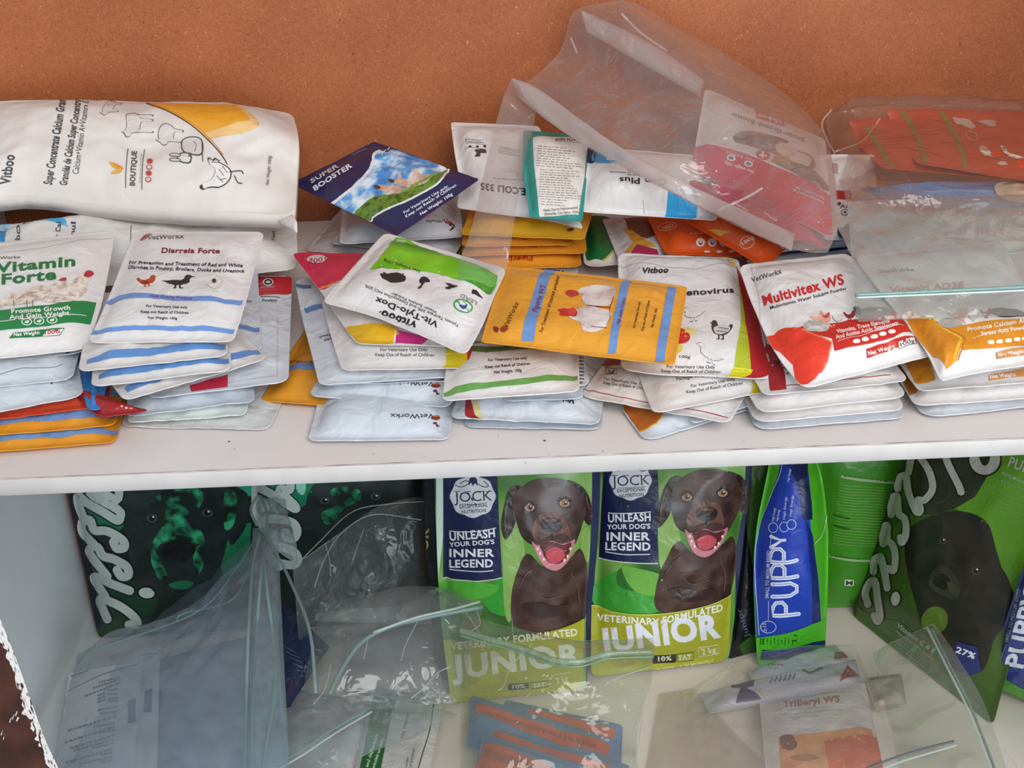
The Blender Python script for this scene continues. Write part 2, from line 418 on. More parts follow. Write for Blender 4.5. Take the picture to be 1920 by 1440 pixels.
# brown painted door leaf at lower left with chipped white edge
def leaf():
    yy = -.035
    P = [(-140, 760), (-50, 1040), (-6, 1150), (30, 1240), (62, 1330), (84, 1390), (112, 1452), (150, 1560), (330, 2150), (-60, 2150), (-260, 1100)]
    fr = [Y(x, y, yy) for x, y in P]; n = len(P); bk = [p+Vector((-.012, .020, 0)) for p in fr]
    vs = fr+bk; fs = [tuple(range(n))[::-1], tuple(range(n, 2*n))]+[(i, (i+1) % n, n+(i+1) % n, n+i) for i in range(n)]
    root = empty('door_leaf', fr[7]); setp(root, 'dark brown painted board with a chipped white edge at lower left', 'door')
    org = fr[7]
    brown = mottled('brown_paint', ['#34170f', '#4a2418', '#5a3020'], 26, .45, 6)
    mk('board', vs, fs, [brown], None, org, root, False)
    # worn strip: ragged band along the edge
    R = random.Random(11); vs = []; fs = []
    ed = [Vector(p+(0,)) for p in P[:8]]; C = crom(ed, 240)
    for i, p in enumerate(C):
        t = (C[min(i+1, 239)]-C[max(i-1, 0)]).normalized(); nn = Vector((t.y, -t.x, 0)); 
        w = -(13+7*noise.noise(Vector((i*.25, 0, 0)))+9*noise.noise(Vector((i*.07, 5, 0))))
        a = p+nn*(-1); b = p-nn*w*-1 if False else p+Vector((-abs(w), abs(w)*.25, 0))
        vs += [Y(p.x+2, p.y, yy-.0006), Y(b.x, b.y, yy-.0006)]
    fs = [(2*i, 2*i+1, 2*i+3, 2*i+2) for i in range(239)]
    chip = mottled('chipped_white', ['#3b2018', '#6b5044', '#d8d2cc', '#e6e2de'], 180, .6, 5, (2.5, 1, .6), .36, .50)
    mk('chipped_edge', vs, fs, [chip], None, org, root, False)
    vs = []; fs = []
    for (x0, y0) in ((22, 1348), (28, 1342), (17, 1354), (30, 1352), (1, 1378), (5, 1386)):
        k = len(vs); q = [(0, 0), (2, 1), (R.uniform(4, 7), -R.uniform(6, 12)), (R.uniform(2, 4), -8)]
        mk('scratch', [Y(x0+a, y0+b, yy-.0008) for a, b in q], [(0, 1, 2, 3)], [ink('#d8d0c8', .7)], None, org, root, False)
leaf()

# ---------------------------------------------------------------- little printed animals, in a unit box, drawn upright
HEN = [(.02, .16), (.12, .18), (.22, .34), (.38, .40), (.52, .36), (.64, .26), (.70, .10), (.78, .02), (.88, .04), (.92, .12), (1.0, .17), (.92, .21), (.92, .36), (.88, .54), (.76, .70), (.62, .77), (.60, .93), (.68, .98), (.54, .98), (.54, .79), (.42, .79), (.42, .93), (.50, .98), (.34, .98), (.36, .77), (.20, .66), (.08, .48), (.0, .30)]
DUCK = [(.0, .38), (.14, .40), (.34, .36), (.56, .36), (.68, .28), (.72, .10), (.80, 0), (.90, .04), (.93, .10), (1.05, .15), (.92, .18), (.86, .32), (.86, .52), (.76, .66), (.60, .74), (.60, .92), (.70, .98), (.54, .98), (.54, .76), (.46, .76), (.44, .96), (.36, .96), (.40, .74), (.22, .62), (.10, .48)]
COW = [(.0, .45), (.04, .22), (.14, .16), (.55, .18), (.76, .10), (.80, .02), (.86, .10), (1.0, .16), (.98, .28), (.86, .34), (.80, .46), (.78, .60), (.78, .98), (.70, .98), (.68, .64), (.34, .66), (.30, .98), (.22, .98), (.20, .62), (.12, .66), (.10, .98), (.03, .98), (.05, .6)]
PIG = [(.0, .35), (.08, .22), (.30, .12), (.60, .12), (.78, .16), (.82, .06), (.88, .18), (1.0, .34), (.96, .46), (.84, .50), (.78, .64), (.76, .96), (.66, .96), (.64, .70), (.32, .70), (.28, .96), (.18, .96), (.16, .66), (.05, .55)]
def animal(A, sh, o, ex, ey, col, inner=None, lw=1.5, uv=False):
    """sh mapped to origin o, x axis ex, y(down) axis ey (page vectors)"""
    P = [(o[0]+x*ex[0]+y*ey[0], o[1]+x*ex[1]+y*ey[1]) for x, y in sh]
    A.fill(P, col, uv, True)
    if inner:
        cx = sum(p[0] for p in sh)/len(sh); cy = .42; L = math.hypot(*ex); k = 1-2.2*lw/L
        Q = [(cx+(x-cx)*k, cy+(y-cy)*(k-.02)) for x, y in sh]
        A.fill([(o[0]+x*ex[0]+y*ey[0], o[1]+x*ex[1]+y*ey[1]) for x, y in Q], inner, uv, True)
WHT = '#e4dfdc'; BK = '#1d1a1b'

# ---------------------------------------------------------------- print templates (u,v; u across, v down)
def hens_uv(A, x, y, w, h, n, col, shade):
    for i in range(n): animal(A, HEN, (x+i*w*1.1, y), (w, 0), (0, h), col, uv=True)
def a_stripes(A, c='#6c8fc6', title='#7d2a35', t='Diarreia Forte', full=True):
    A.rect(0, .885, 1, .925, c)
    if not full: return A
    A.rect(0, .545, 1, .585, c)
    return A
def a_mark(A, u0=.80, v0=.06, s=1.0):
    """maker's wordmark of the plain backs, in its usual corner"""
    A.text('VetWorkx', (.20*s+.05, v0+.035), (.62*s, v0+.035), .042, '#3a3338', .02, True, up=(0, -1))
    A.blob([(.10, v0-.015), (.14, v0-.005), (.17, v0+.01), (.19, v0+.04), (.15, v0+.02), (.12, v0+.03), (.10, v0+.01)], '#a2431f', True)
    A.blob([(.04, v0), (.08, v0-.01), (.08, v0+.03), (.11, v0+.045), (.05, v0+.04)], '#7b2a20', True)
    return A
def a_pip(A, text=True, up=True):
    b = '#6f93c8'
    A.rect(-.01, .175, 1.01, .235, b); A.rect(-.01, .655, 1.01, .705, b); A.rect(-.01, .885, 1.01, .93, b)
    if text:
        A.text('VetWorkx', (.18, .11), (.62, .11), .04, '#5a2a12', .02, True)
        A.text('Piperix WS', (.22, .226), (.74, .226), .042, '#a5281e', .02, True)
        A.text('For Treatment of Internal parasites', (.08, .29), (.92, .29), .028, '#4a2416', .0, True)
        A.text('High quality Product', (.26, .695), (.74, .695), .026, '#8a3050', .0, True)
    return A
pip_body = ink('#e0972a', .36, 0, .35, 35)
silver = ink('#cbd1d8', .28, .0, .8, 38)
silver2 = ink('#c2cad3', .33, .15, .5, 40)
white = ink('#dad6d4', .36, 0, .55, 45)
white2 = ink('#e0dcda', .36, 0, .55, 45)
nid = [0]
GRP = [None]
def P_(sf, body, art, label, cat='pouch', name='sachet_pouch', group=None, **k):
    nid[0] += 1; group = group or (GRP[0] if cat == 'pouch' else None); SIZES.append((label[:34], round(sf.W, 3), round(sf.H, 3)))
    return surface(name, sf, body, art, None, None, label, cat, group, **k)
def S_(**k):
    nid[0] += 0; k.setdefault('seed', nid[0]+1); return k
BKs = '#2c2b33'

# ================================================================ LEFT END OF THE UPPER SHELF
GRP[0] = 'pouches in the leftmost pile'
for (bl, br, z, lab) in (((-50, 851), (217, 829), .005, 'orange yellow pouch with a blue stripe, bottom of the left pile, flat on the shelf'),
                         ((-50, 819), (216, 797), .0145, 'orange yellow pouch with a blue stripe, second from the bottom of the left pile')):
    sf = strip(bl, br, z, L=.17, T=.008, **S_()); A = Art(sf); a_pip(A)
    P_(sf, pip_body, A, lab, group=None)
sf = strip((-50, 791), (203, 762), .025, L=.16, T=.008, **S_()); A = Art(sf)
A.rect(0, .0, 1, .8, '#5b83c4'); A.rect(0, .82, 1, .97, '#c4482b')
P_(sf, ink('#cf4a2a'), A, 'red orange and blue pouch under the white ones in the left pile')
sf = quad([(120, 722), (206, 752), (283, 770), (186, 784)], .031, T=.005, **S_()); A = Art(sf, z2)
A.ell((748, 1120), 8, 5, '#e8d8d8'); A.ell((775, 1130), 8, 5, '#e8d8d8'); A.ell((805, 1137), 8, 5, '#e8d8d8')
A.fill([(770, 1180), (920, 1155), (918, 1195), (770, 1215)], '#2e6b3c')
P_(sf, ink('#9c2629'), A, 'dark red pouch corner with three white dots poking out of the left pile')
sf = quad([(150, 700), (207, 690), (190, 768), (163, 768)], .034, T=.003, **S_())
P_(sf, ink('#3f86cf', .3), None, 'bright blue pouch edge sticking out between the two left piles')
# silver backs
sf = strip((-105, 792), (158, 742), .036, L=.17, T=.009, rad=.012, **S_()); A = Art(sf, z2)
A.blob([(305, 955), (325, 950), (345, 958), (330, 968), (318, 985), (312, 980), (318, 965)], '#4a2020')
P_(sf, silver, A, 'silver white pouch lying face down, third below the green vitamin pouch')
sf = strip((-108, 735), (136, 712), .046, L=.16, T=.010, rad=.012, wr=.0016, **S_()); A = Art(sf, z2)
A.line([(0, 925), (60, 905), (140, 885), (220, 885), (330, 880), (385, 862)], 3, '#4d5068', curve=True)
P_(sf, silver, A, 'crinkled silver white pouch lying face down, second below the green vitamin pouch')
sf = strip((-112, 690), (163, 660), .055, L=.16, T=.009, rad=.012, wr=.0012, **S_()); A = Art(sf, z2)
A.blob([(425, 765), (450, 755), (478, 762), (462, 775), (455, 790), (430, 788), (448, 775)], '#2a2024')
P_(sf, silver, A, 'silver white pouch lying face down right under the green vitamin pouch')
# vitamin pouch
sf = quad([(-62, 463, .096), (217, 430, .096), (162, 655, .064), (-112, 684, .064)], T=.010, rad=.011, l=None, r=[Z(205, 500, .088), Z(188, 580, .076)], wr=.0009, **S_()); A = Art(sf, z2)
G = '#18713a'
A.line([(-150, 205), (0, 180), (300, 140), (690, 85)], 2.5, '#aab4bd')
A.text('Forte', (10, 372), (345, 340), 62, G, .035, slant=.12); A.text('Vitamin', (-30, 300), (462, 258), 58, G, .035, slant=.12)
A.text('VetWorkx', (-60, 222), (125, 212), 17, '#3c3c44', .01, slant=.2)
A.fill([(-350, 560), (0, 530), (300, 500), (592, 484), (556, 618), (300, 628), (0, 655), (-350, 690)], '#1d8043')
A.line([(-300, 625), (0, 600), (300, 572), (530, 565)], 4, '#e6e6e2')
A.text('Promote Growth', (70, 552), (432, 528), 26, '#ece8e2', .03); A.text('And Gain Weight', (58, 586), (428, 560), 25, '#ece8e2', .03)
for x, y in ((165, 602), (240, 598), (320, 592)):
    A.ell((x, y), 33, 22, '#ece8e2'); A.ell((x, y), 27, 17, '#1d8043'); A.blob([(x-14, y+2), (x-6, y-4), (x+8, y-9), (x+15, y-2), (x+6, y+8), (x-8, y+8)], '#ece8e2')
tan_ = mottled('print_hen', ['#b39c8c', '#d8c8ba', '#e6dcd0'], 170, .4, 4); tan2 = mottled('print_hen_dark', ['#8a6f5e', '#b59c8a'], 200, .4, 3)
A.blob([(0, 470), (60, 432), (150, 418), (230, 378), (300, 388), (360, 350), (400, 352), (430, 372), (470, 330), (510, 300), (545, 302), (560, 330), (540, 370), (532, 410), (500, 445), (430, 480), (300, 482), (230, 468), (180, 490), (60, 500), (0, 515), (-60, 510), (-60, 480)], tan_)
A.line([(260, 470), (300, 440), (400, 440), (470, 445)], 3, tan2, curve=True); A.line([(100, 470), (170, 430), (230, 420)], 5, tan2, curve=True)
for x in (165, 200, 85): A.line([(x, 470), (x+2, 512)], 4, '#7b5648', cap=False)
A.blob([(515, 318), (530, 292), (560, 290), (578, 308), (562, 322), (545, 330), (520, 326)], '#b5303c'); A.blob([(362, 352), (380, 336), (405, 334), (408, 350), (385, 356)], '#93453f')
A.fill([(85, 672), (398, 642), (368, 688), (55, 706)], G); A.fill([(285, 662), (392, 648), (365, 684), (262, 692)], '#efe9e6')
A.text('Net Weight:', (85, 694), (245, 680), 20, '#ece8e2', .025, slant=.2); A.text('100G', (275, 684), (370, 674), 22, '#b8323a', .03, slant=.2)
P_(sf, white2, A, 'white pouch with green lettering and hens above a green band, topping the leftmost pile')
GRP[0] = 'pouches in the second pile'
sf = strip((222, 799), (505, 806), .003, L=.10, T=.003, rad=.010, **S_())
P_(sf, ink('#cfd0cf', .25, 0, .5), None, 'flat pale grey clear-edged pouch at the very bottom of the second pile')
mg = mottled('green_white_crinkle', ['#d4dbd6', '#dfe4e2', '#7fae86'], 26, .25, 4, lo=.45, hi=.68)
sf = strip((236, 792), (462, 778), .011, L=.14, T=.007, wr=.003, wk=60, **S_())
P_(sf, mg, None, 'crinkled white pouch with green tints near the bottom of the second pile')
sf = strip((236, 782), (478, 752), .020, L=.15, T=.008, wr=.0022, wk=60, **S_())
P_(sf, silver2, None, 'crinkled silver pouch under the red and white one in the second pile')
sf = quad([(290, 520), (548, 516), (541, 716), (275, 748)], .030, T=.006, rad=.012, **S_()); A = Art(sf, z2)
A.fill([(900, 325), (1800, 325), (1800, 425), (1600, 440), (900, 440)], '#bf2430'); A.fill([(1165, 990), (1398, 925), (1398, 1000), (1165, 1030)], '#bb2740')
A.ell((1645, 357), 33, 22, '#e8e4e2'); A.ell((1645, 357), 27, 17, '#2a2a30'); A.ell((1645, 357), 15, 8, '#dcd8d6'); A.text('poultry', (1600, 393), (1680, 391), 12, '#e8dcdc')
A.line([(1600, 452), (1718, 450)], 5, '#3a2a30', cap=False); A.text('Poultry', (1610, 478), (1702, 478), 16, '#222222', .02)
A.line([(1704, 580), (1702, 935), (1400, 975)], 2, '#9aa4b4', cap=False)
P_(sf, silver, A, 'silver white pouch with a red top band, right side of the second pile')
sf = quad([(245, 500), (483, 503), (491, 657), (235, 690)], .040, T=.007, wr=.0016, **S_()); A = Art(sf, z2)
A.fill([(1400, 612), (1500, 622), (1592, 635), (1595, 662), (1500, 650), (1400, 640)], '#5f87c2'); A.text('ution', (1500, 478), (1545, 482), 14, '#3b3b5b', .02)
P_(sf, silver, A, 'silver white pouch with a short blue stripe behind the blue striped pouch')
for bl, br, z, L, lab in (((233, 752), (503, 672), .049, .15, 'white blue-striped pouch whose right end swings up, fourth in the second pile'),
                          ((170, 726), (434, 694), .058, .15, 'white pouch with a blue stripe, third in the second pile'),
                          ((146, 697), (427, 667), .066, .15, 'white pouch with a blue stripe, directly under the one with three birds')):
    sf = strip(bl, br, z, L=L, T=.007, rad=.009, **S_()); A = Art(sf); A.rect(.05, .865, .985, .925, '#5f8bc4'); P_(sf, white, A, lab, group=None)
sf = quad([(252, 434, .105), (496, 434, .105), (437, 641, .075), (164, 643, .075)], T=.009, rad=.008, l=[Z(230, 490, .097), Z(196, 575, .085)], r=[Z(478, 500, .095), Z(460, 570, .086)], **S_()); A = Art(sf, z2)
A.text('VetWorkx', (900, 98), (1128, 88), 24, '#4a4042', .015, slant=.25); A.blob([(858, 100), (890, 66), (930, 60), (915, 75), (885, 95)], '#9a3f2a')
A.text('Diarreia Forte', (990, 178), (1348, 182), 30, '#7d2434', .035, slant=.15)
A.text('For Prevention and Treatment of Red and White', (790, 248), (1488, 266), 20, '#23233c', .03, slant=.2, up=(.05, -1)); A.text('Diarrhea in Poultry, Broilers, Ducks and Livestock', (785, 276), (1502, 302), 20, '#23233c', .03, slant=.2, up=(.05, -1))
animal(A, HEN, (838, 322), (124, -10), (4, 68), '#b5452a')
A.ell((890, 362), 26, 11, '#8a2c1c')
animal(A, DUCK, (992, 318), (200, -4), (0, 82), '#26262a')
animal(A, DUCK, (1260, 340), (110, 0), (6, 78), '#bdb29c', '#e2dcd0', 4); A.ell((1314, 350), 14, 14, '#44393c')
A.fill([(640, 488), (690, 460), (780, 432), (920, 428), (1180, 448), (1380, 466), (1492, 468), (1484, 496), (1380, 492), (1180, 474), (920, 456), (790, 458), (690, 492)], '#6a8cc6')
A.text('High Quality Product', (920, 452), (1178, 468), 17, '#6b2560', .02, slant=.2)
A.text('For Veterinary Use only', (898, 512), (1152, 522), 15, '#24243c', .025); A.text('Keep out Reach of Children', (865, 548), (1158, 554), 15, '#24243c', .025); A.text('Net Weight: 100g', (908, 584), (1088, 588), 14, '#24243c', .025)
A.fill([(565, 655), (720, 632), (960, 625), (1180, 632), (1440, 648), (1432, 675), (1180, 660), (960, 652), (720, 660), (558, 682)], '#6a90cc')
P_(sf, white, A, 'white pouch with two blue stripes and a row of three birds, topping its pile')
# yellow pouch glimpsed between the piles
sf = strip((486, 752), (700, 766), .006, L=.15, T=.008, **S_()); A = Art(sf, z2)
A.fill([(1600, 870), (2200, 880), (2200, 925), (1600, 915)], '#6f93c8'); A.text('Preparation', (1780, 852), (1990, 856), 16, '#6b3a12', .01)
P_(sf, pip_body, A, 'orange yellow pouch with a blue stripe between the second and third piles')

GRP[0] = None
sf = Surf(Z(-30, 425, .072), Z(552, 365, .070), Z(560, 505, .040), Z(-70, 560, .040), T=.026, rim=.01, rad=.012, wr=.0025, wk=26, soft=.22, nx=44, ny=30, **S_()); A = Art(sf, z2)
A.fill([(-200, -30), (400, -30), (420, 20), (0, 30), (-200, 40)], mottled('print_blue_white', ['#2f93c9', '#49a6d6', '#e6e6e6'], 30, .4, 3, lo=.3, hi=.62))
A.fill([(0, 40), (40, 40), (30, 110), (-10, 110)], '#2b92c8'); A.fill([(1250, 0), (1530, 0), (1500, 22), (1400, 14), (1260, 8)], '#2f8fd0')
for x, s in ((105, 'Vitboo'), (350, 'Super Cal'), (440, 'Granul')): A.text(s, (x+10, 190), (x+25, -10), 30, '#3a3d42', .02)
A.text('Net 1kg', (1690, 100), (1690, -20), 26, '#36383e'); A.line([(805, 10), (803, 150)], 4, '#4a4440', cap=False)
P_(sf, ink('#d9d6d2', .45), A, 'large white and blue bag squashed flat beneath the big cream granule bag', 'bag', 'granule_bag')
yt = DB-.03
sf = Surf(Y(-55, 190, yt), Y(549, 213, yt), Z(553, 404, .105), Z(-70, 385, .105), T=.026, rim=.004, rad=.012, wr=.0026, wk=17, soft=.30, nx=56, ny=40, gus=.018, under=.2,
          t=[Y(120, 188, yt), Y(300, 192, yt), Y(440, 196, yt)], r=[Y(560, 262, .40), Z(557, 330, .12)], b=[Z(400, 400, .105), Z(240, 390, .105), Z(45, 368, .108)][::-1], **S_()); A = Art(sf, z1)
GY = '#45464a'
org = mottled('print_orange_fade', ['#d98f1c', '#e6a030', '#e9b65c'], 9, .4, 1, lo=.3, hi=.7)
A.blob([(900, 112), (1100, 112), (1300, 118), (1470, 125), (1590, 235), (1500, 290), (1330, 320), (1270, 330), (1180, 250), (1060, 175)], '#e8c083')
A.blob([(905, 112), (1100, 112), (1300, 118), (1420, 125), (1500, 190), (1420, 240), (1300, 280), (1250, 290), (1170, 235), (1050, 170)], org)
A.fill([(1050, 112), (1300, 118), (1450, 125), (1540, 215), (1440, 225), (1230, 210)], '#e5a028')
A.line([(895, 110), (1030, 160), (1180, 250), (1300, 360), (1360, 430), (1395, 485)], 7, '#5a3f2a', curve=True, cap=False)
A.line([(905, 106), (1040, 154), (1192, 245), (1312, 356), (1370, 430)], 5, '#c9882e', curve=True, cap=False)
A.text('Vitboo', (60, 612), (92, 432), 62, GY, .03, slant=-.15)
A.text('Super Concentrate Calcium Gran', (318, 614), (405, 95), 52, GY, .03); A.text('Granulés de Calcium Super Concentré', (410, 618), (500, 95), 46, GY, .03); A.text('Calcium+Vitamin A+Vitamin D', (482, 548), (548, 95), 40, GY, .0)
def lineart(A, sh, o, ex, ey, lw=2.2): animal(A, sh, o, ex, ey, '#5d5a58', '#d6cfca', lw)
lineart(A, PIG, (640, 92), (-45, 95), (120, 0), 3)
lineart(A, COW, (740, 168), (0, 150), (200, 10), 4)
lineart(A, PIG, (960, 225), (-20, 135), (175, 30), 4)
A.blob([(1115, 345), (1160, 318), (1230, 325), (1250, 380), (1235, 430), (1180, 430), (1120, 405)], '#5d5a58'); A.blob([(1122, 348), (1162, 325), (1225, 332), (1242, 380), (1228, 422), (1180, 422), (1128, 402)], '#d6cfca')
A.blob([(1090, 430), (1130, 412), (1175, 430), (1170, 478), (1125, 480), (1092, 462)], '#5d5a58'); A.blob([(1098, 434), (1130, 420), (1166, 434), (1162, 470), (1128, 472), (1100, 458)], '#d6cfca')
for y in (432, 462): A.blob([(1105, y-8), (1060, y-14), (1038, y-4), (1055, y+8), (1105, y+8)], '#5d5a58'); A.blob([(1100, y-4), (1062, y-9), (1046, y-3), (1060, y+4), (1100, y+4)], '#d6cfca')
A.line([(1240, 350), (1245, 470)], 6, '#5d5a58'); A.line([(1185, 345), (1205, 370), (1195, 410)], 3, '#5d5a58', curve=True)
# hen line drawing lying on its side
H = [(1278, 470), (1275, 450), (1290, 448), (1305, 462), (1318, 448), (1332, 455), (1340, 468), (1360, 482), (1395, 500), (1420, 530), (1418, 570), (1390, 608), (1350, 630), (1300, 632), (1270, 636), (1250, 645), (1232, 640), (1228, 622), (1250, 606), (1285, 592), (1308, 565), (1320, 530), (1312, 505), (1292, 492)]
A.blob(H, '#3c3a3a'); k = [((x-1345)*.90+1345, (y-550)*.91+550) for x, y in H]; A.blob(k, '#e0dbd8')
for a, b in (((1345, 520), (1375, 560)), ((1365, 500), (1395, 540)), ((1330, 560), (1370, 600)), ((1350, 585), (1390, 575)), ((1300, 475), (1350, 480)), ((1290, 462), (1350, 465))): A.line([a, b], 4, '#4a4848')
A.line([(1410, 535), (1480, 530), (1492, 548)], 6, '#3c3a3a', curve=True); A.line([(1440, 560), (1460, 600), (1485, 606)], 6, '#3c3a3a', curve=True); A.ell((1236, 628), 10, 12, '#2e2c2c')
A.line([(788, 395), (772, 636)], 5, '#4a4a4c', cap=False); A.line([(888, 398), (872, 646)], 5, '#4a4a4c', cap=False)
A.text('BOUTIQUE', (828, 622), (842, 410), 32, '#4a4a4c', .025); A.text('premium product', (862, 600), (872, 425), 9, '#7a7672')
A.blob([(672, 478), (700, 485), (725, 500), (740, 520), (720, 520), (690, 505)], '#d9a336'); A.blob([(680, 545), (700, 530), (730, 520), (755, 518), (735, 540), (700, 548)], '#dca94a'); A.blob([(690, 480), (715, 488), (750, 505), (755, 518), (725, 512)], '#e28a2a')
for i, y in enumerate((470, 508, 545, 584)):
    A.ell((918-i*3+2, y), 19, 16, '#b5564c'); A.ell((918-i*3+2, y), 12, 10, '#dccfca' if i % 2 else '#b5403c')
A.text('Net Weight 1000g', (1650, 620), (1668, 440), 20, '#5f5f66', .01, slant=.3)
A.line([(1160, 130), (1350, 125)], 0.1, WHT)
ob = P_(sf, ink('#ded7d1', .5, 0, .5, 24), A, 'large cream white granule bag with sketched farm animals and orange curve, back left', 'bag', 'granule_bag')
sf = Surf(Z(548, 402, .106), Z(556, 414, .108), Z(557, 436, .100), Z(520, 415, .098), T=.002, rim=.001, rad=0, wr=.0008, nx=6, ny=6)
surface('seam_corner', sf, ink('#dfdbd8', .5), None, Vector(ob.location), ob)
for px, py in ((563, 293), (567, 322)):
    pass
# ================================================================ THIRD PILE (left of middle)
GRP[0] = 'pouches in the third pile'
sf = strip((575, 827), (843, 824), .0055, L=.15, T=.012, rad=.009, wr=.0008, **S_()); A = Art(sf, z4)
def mark180(A, x0, y0, x1, y1, h):
    """wordmark printed upside down, with its small bird emblem"""
    A.text('VetWorkx', (x0, y0), (x1, y1), h, '#4a3f44', .015, up=(0, 1))
    dx = x0+6; A.blob([(dx-28, y0+22), (dx-10, y0+12), (dx+18, y0+8), (dx+32, y0+22), (dx+14, y0+34), (dx-12, y0+32)], '#7a3a28'); A.blob([(dx-20, y0+12), (dx+14, y0+4), (dx+26, y0+14)], '#c4622a')
    A.blob([(dx-12, y0+52), (dx+6, y0+46), (dx+14, y0+62), (dx+28, y0+72), (dx+10, y0+76), (dx+2, y0+60), (dx-10, y0+60)], '#6e2022')
mark180(A, 930, 1170, 660, 1166, 28)
P_(sf, silver, A, 'silver white pouch with an upside-down wordmark, bottom of the third pile, nearest the edge')
sf = strip((577, 742), (842, 764), .017, L=.15, T=.011, rad=.009, **S_()); A = Art(sf, z4); mark180(A, 930, 972, 668, 958, 28)
P_(sf, silver, A, 'silver white pouch with an upside-down wordmark, second from bottom of the third pile')
sf = strip((600, 722), (862, 714), .027, L=.12, T=.006, rad=.009, **S_()); A = Art(sf, z4); mark180(A, 985, 905, 820, 905, 20)
P_(sf, silver, A, 'silver white pouch face down just under the yellow and red cornered one')
sf = quad([(553, 524), (800, 500), (862, 706), (598, 722)], .034, T=.007, rad=.009, l=[Z(565, 590, .034), Z(583, 660, .034)], **S_()); A = Art(sf, z4)
A.fill([(60, 362), (175, 375), (175, 395), (70, 385)], '#5d6f98'); A.fill([(130, 515), (240, 492), (245, 520), (140, 545)], '#5b7cb4')
A.text('Reach', (300, 672), (225, 690), 16, '#40404c', .02, up=(0, 1)); A.text('use', (300, 700), (255, 710), 16, '#40404c', .02, up=(0, 1))
P_(sf, silver, A, 'grey white pouch with two short blue bars on its left edge, under the crimson pouch')
sf = quad([(590, 500), (868, 490), (913, 690), (640, 694)], .046, T=.009, rad=.009, wr=.0013, l=[Z(612, 600, .046)], **S_()); A = Art(sf, z4)
A.text('For Veterinary Use Only', (600, 782), (888, 782), 20, '#3c3a40', .01); A.text('Keep Out of Reach of Children', (568, 812), (930, 814), 19, '#3c3a40', .01)
A.fill([(1005, 760), (1150, 700), (1135, 900), (1000, 900)], '#d3bf1c'); A.line([(1000, 800), (1125, 795)], 8, '#efe046', cap=False)
A.fill([(1140, 640), (1260, 620), (1280, 900), (1130, 900)], '#c22a26')
P_(sf, white, A, 'white pouch with a yellow and red right corner, beneath the crimson cornered pouch')
sf = quad([(546, 474), (790, 478), (890, 650), (668, 645)], .058, T=.008, rad=.007, l=[Z(600, 545, .058), Z(630, 590, .058)], **S_()); A = Art(sf, z4)
A.fill([(20, 150), (700, 150), (700, 350), (430, 345), (340, 360), (215, 405), (150, 420)], '#cb2b4c'); A.line([(215, 402), (280, 380), (345, 355), (420, 345)], 9, '#e6a04a', curve=True, cap=False)
A.ell((210, 215), 62, 24, '#e8dcda', -.05); A.text('100g', (265, 204), (160, 222), 24, '#9a3040', .01, up=(.1, 1))
A.blob([(385, 640), (470, 622), (560, 610), (700, 640), (690, 725), (520, 742), (460, 730), (430, 690)], '#dfae1e'); A.fill([(695, 650), (900, 700), (850, 740), (690, 730)], '#c42d7c')
A.line([(695, 650), (685, 730)], 10, '#e6dfe4', cap=False)
P_(sf, white, A, 'white pouch with a crimson corner and white 100g oval, above the grey blue-barred one')
sf = quad([(722, 436, .092), (951, 504, .088), (873, 666, .072), (602, 566, .078)], T=.013, rim=.008, rad=.008, wr=.0014, wk=45, r=[Z(925, 560, .083), Z(905, 610, .078)], b=[Z(780, 625, .075), Z(690, 590, .077)][::-1], **S_()); A = Art(sf, z3)
gr1 = mottled('print_leaf_green', ['#5fae18', '#83c52a', '#48961a'], 14, .35, 2)
A.fill([(690, 735), (760, 745), (1000, 850), (1090, 870), (1080, 1000), (940, 960), (800, 935), (640, 930), (530, 935), (590, 870), (650, 790)], gr1)
A.fill([(1090, 870), (1320, 970), (1310, 1040), (1280, 1085), (1200, 1045), (1080, 1000)], '#6cb04e'); A.fill([(1100, 1000), (1300, 1040), (1275, 1088), (1200, 1045)], '#3f8f2c')
A.fill([(700, 748), (755, 755), (745, 775), (692, 765)], '#a7c98a'); A.text('Net Weight: 100g', (845, 940), (622, 872), 17, '#24301c', .01, up=(-.3, 1))
A.blob([(600, 960), (640, 962), (700, 955), (750, 975), (750, 1005), (690, 1018), (640, 1005), (610, 985)], '#2a282a'); A.line([(740, 960), (735, 985)], 6, '#2a282a'); A.line([(620, 955), (650, 970)], 7, '#2a282a')
A.blob([(850, 985), (880, 982), (905, 1010), (870, 1018), (850, 1050), (828, 1052), (850, 1028), (838, 1010)], '#2a282a')
A.blob([(1000, 1020), (1030, 1025), (1075, 1038), (1040, 1050), (1020, 1058), (995, 1048), (1020, 1040)], '#2a282a')
A.blob([(1165, 1060), (1190, 1065), (1210, 1090), (1230, 1112), (1200, 1100), (1180, 1088), (1162, 1085)], '#2a282a')
A.text('Tylosin Tartrate 20% and Doxycycline HCl 20%', (1085, 1275), (510, 1028), 18, '#333236', .01, up=(-.4, 1)); A.text('Water Soluble Powder', (950, 1195), (670, 1075), 15, '#333236', .01, up=(-.4, 1))
A.text('Vit-Tylo-Dox', (960, 1260), (575, 1104), 36, '#26252a', .03, up=(-.4, 1)); A.text('Vitboo', (835, 1262), (612, 1185), 36, '#1e1d20', .04, up=(-.35, 1), slant=.2); A.ell((600, 1195), 6, 6, '#26252a')
A.text('LEAD', (1195, 1135), (1095, 1085), 22, '#8a8a8e', .01, up=(-.4, 1)); A.ell((1108, 1160), 62, 40, '#3a9a4e', .3); A.ell((1108, 1160), 52, 32, '#e6e4e2', .3)
A.blob([(1080, 1150), (1110, 1158), (1135, 1148), (1125, 1175), (1105, 1182), (1090, 1170)], '#2b4f9a'); A.line([(1070, 1130), (1100, 1122), (1140, 1140)], 5, '#3a9a4e', curve=True)
A.line([(600, 740), (400, 960), (290, 1110)], 3, '#b9bdc2', curve=True, cap=False)
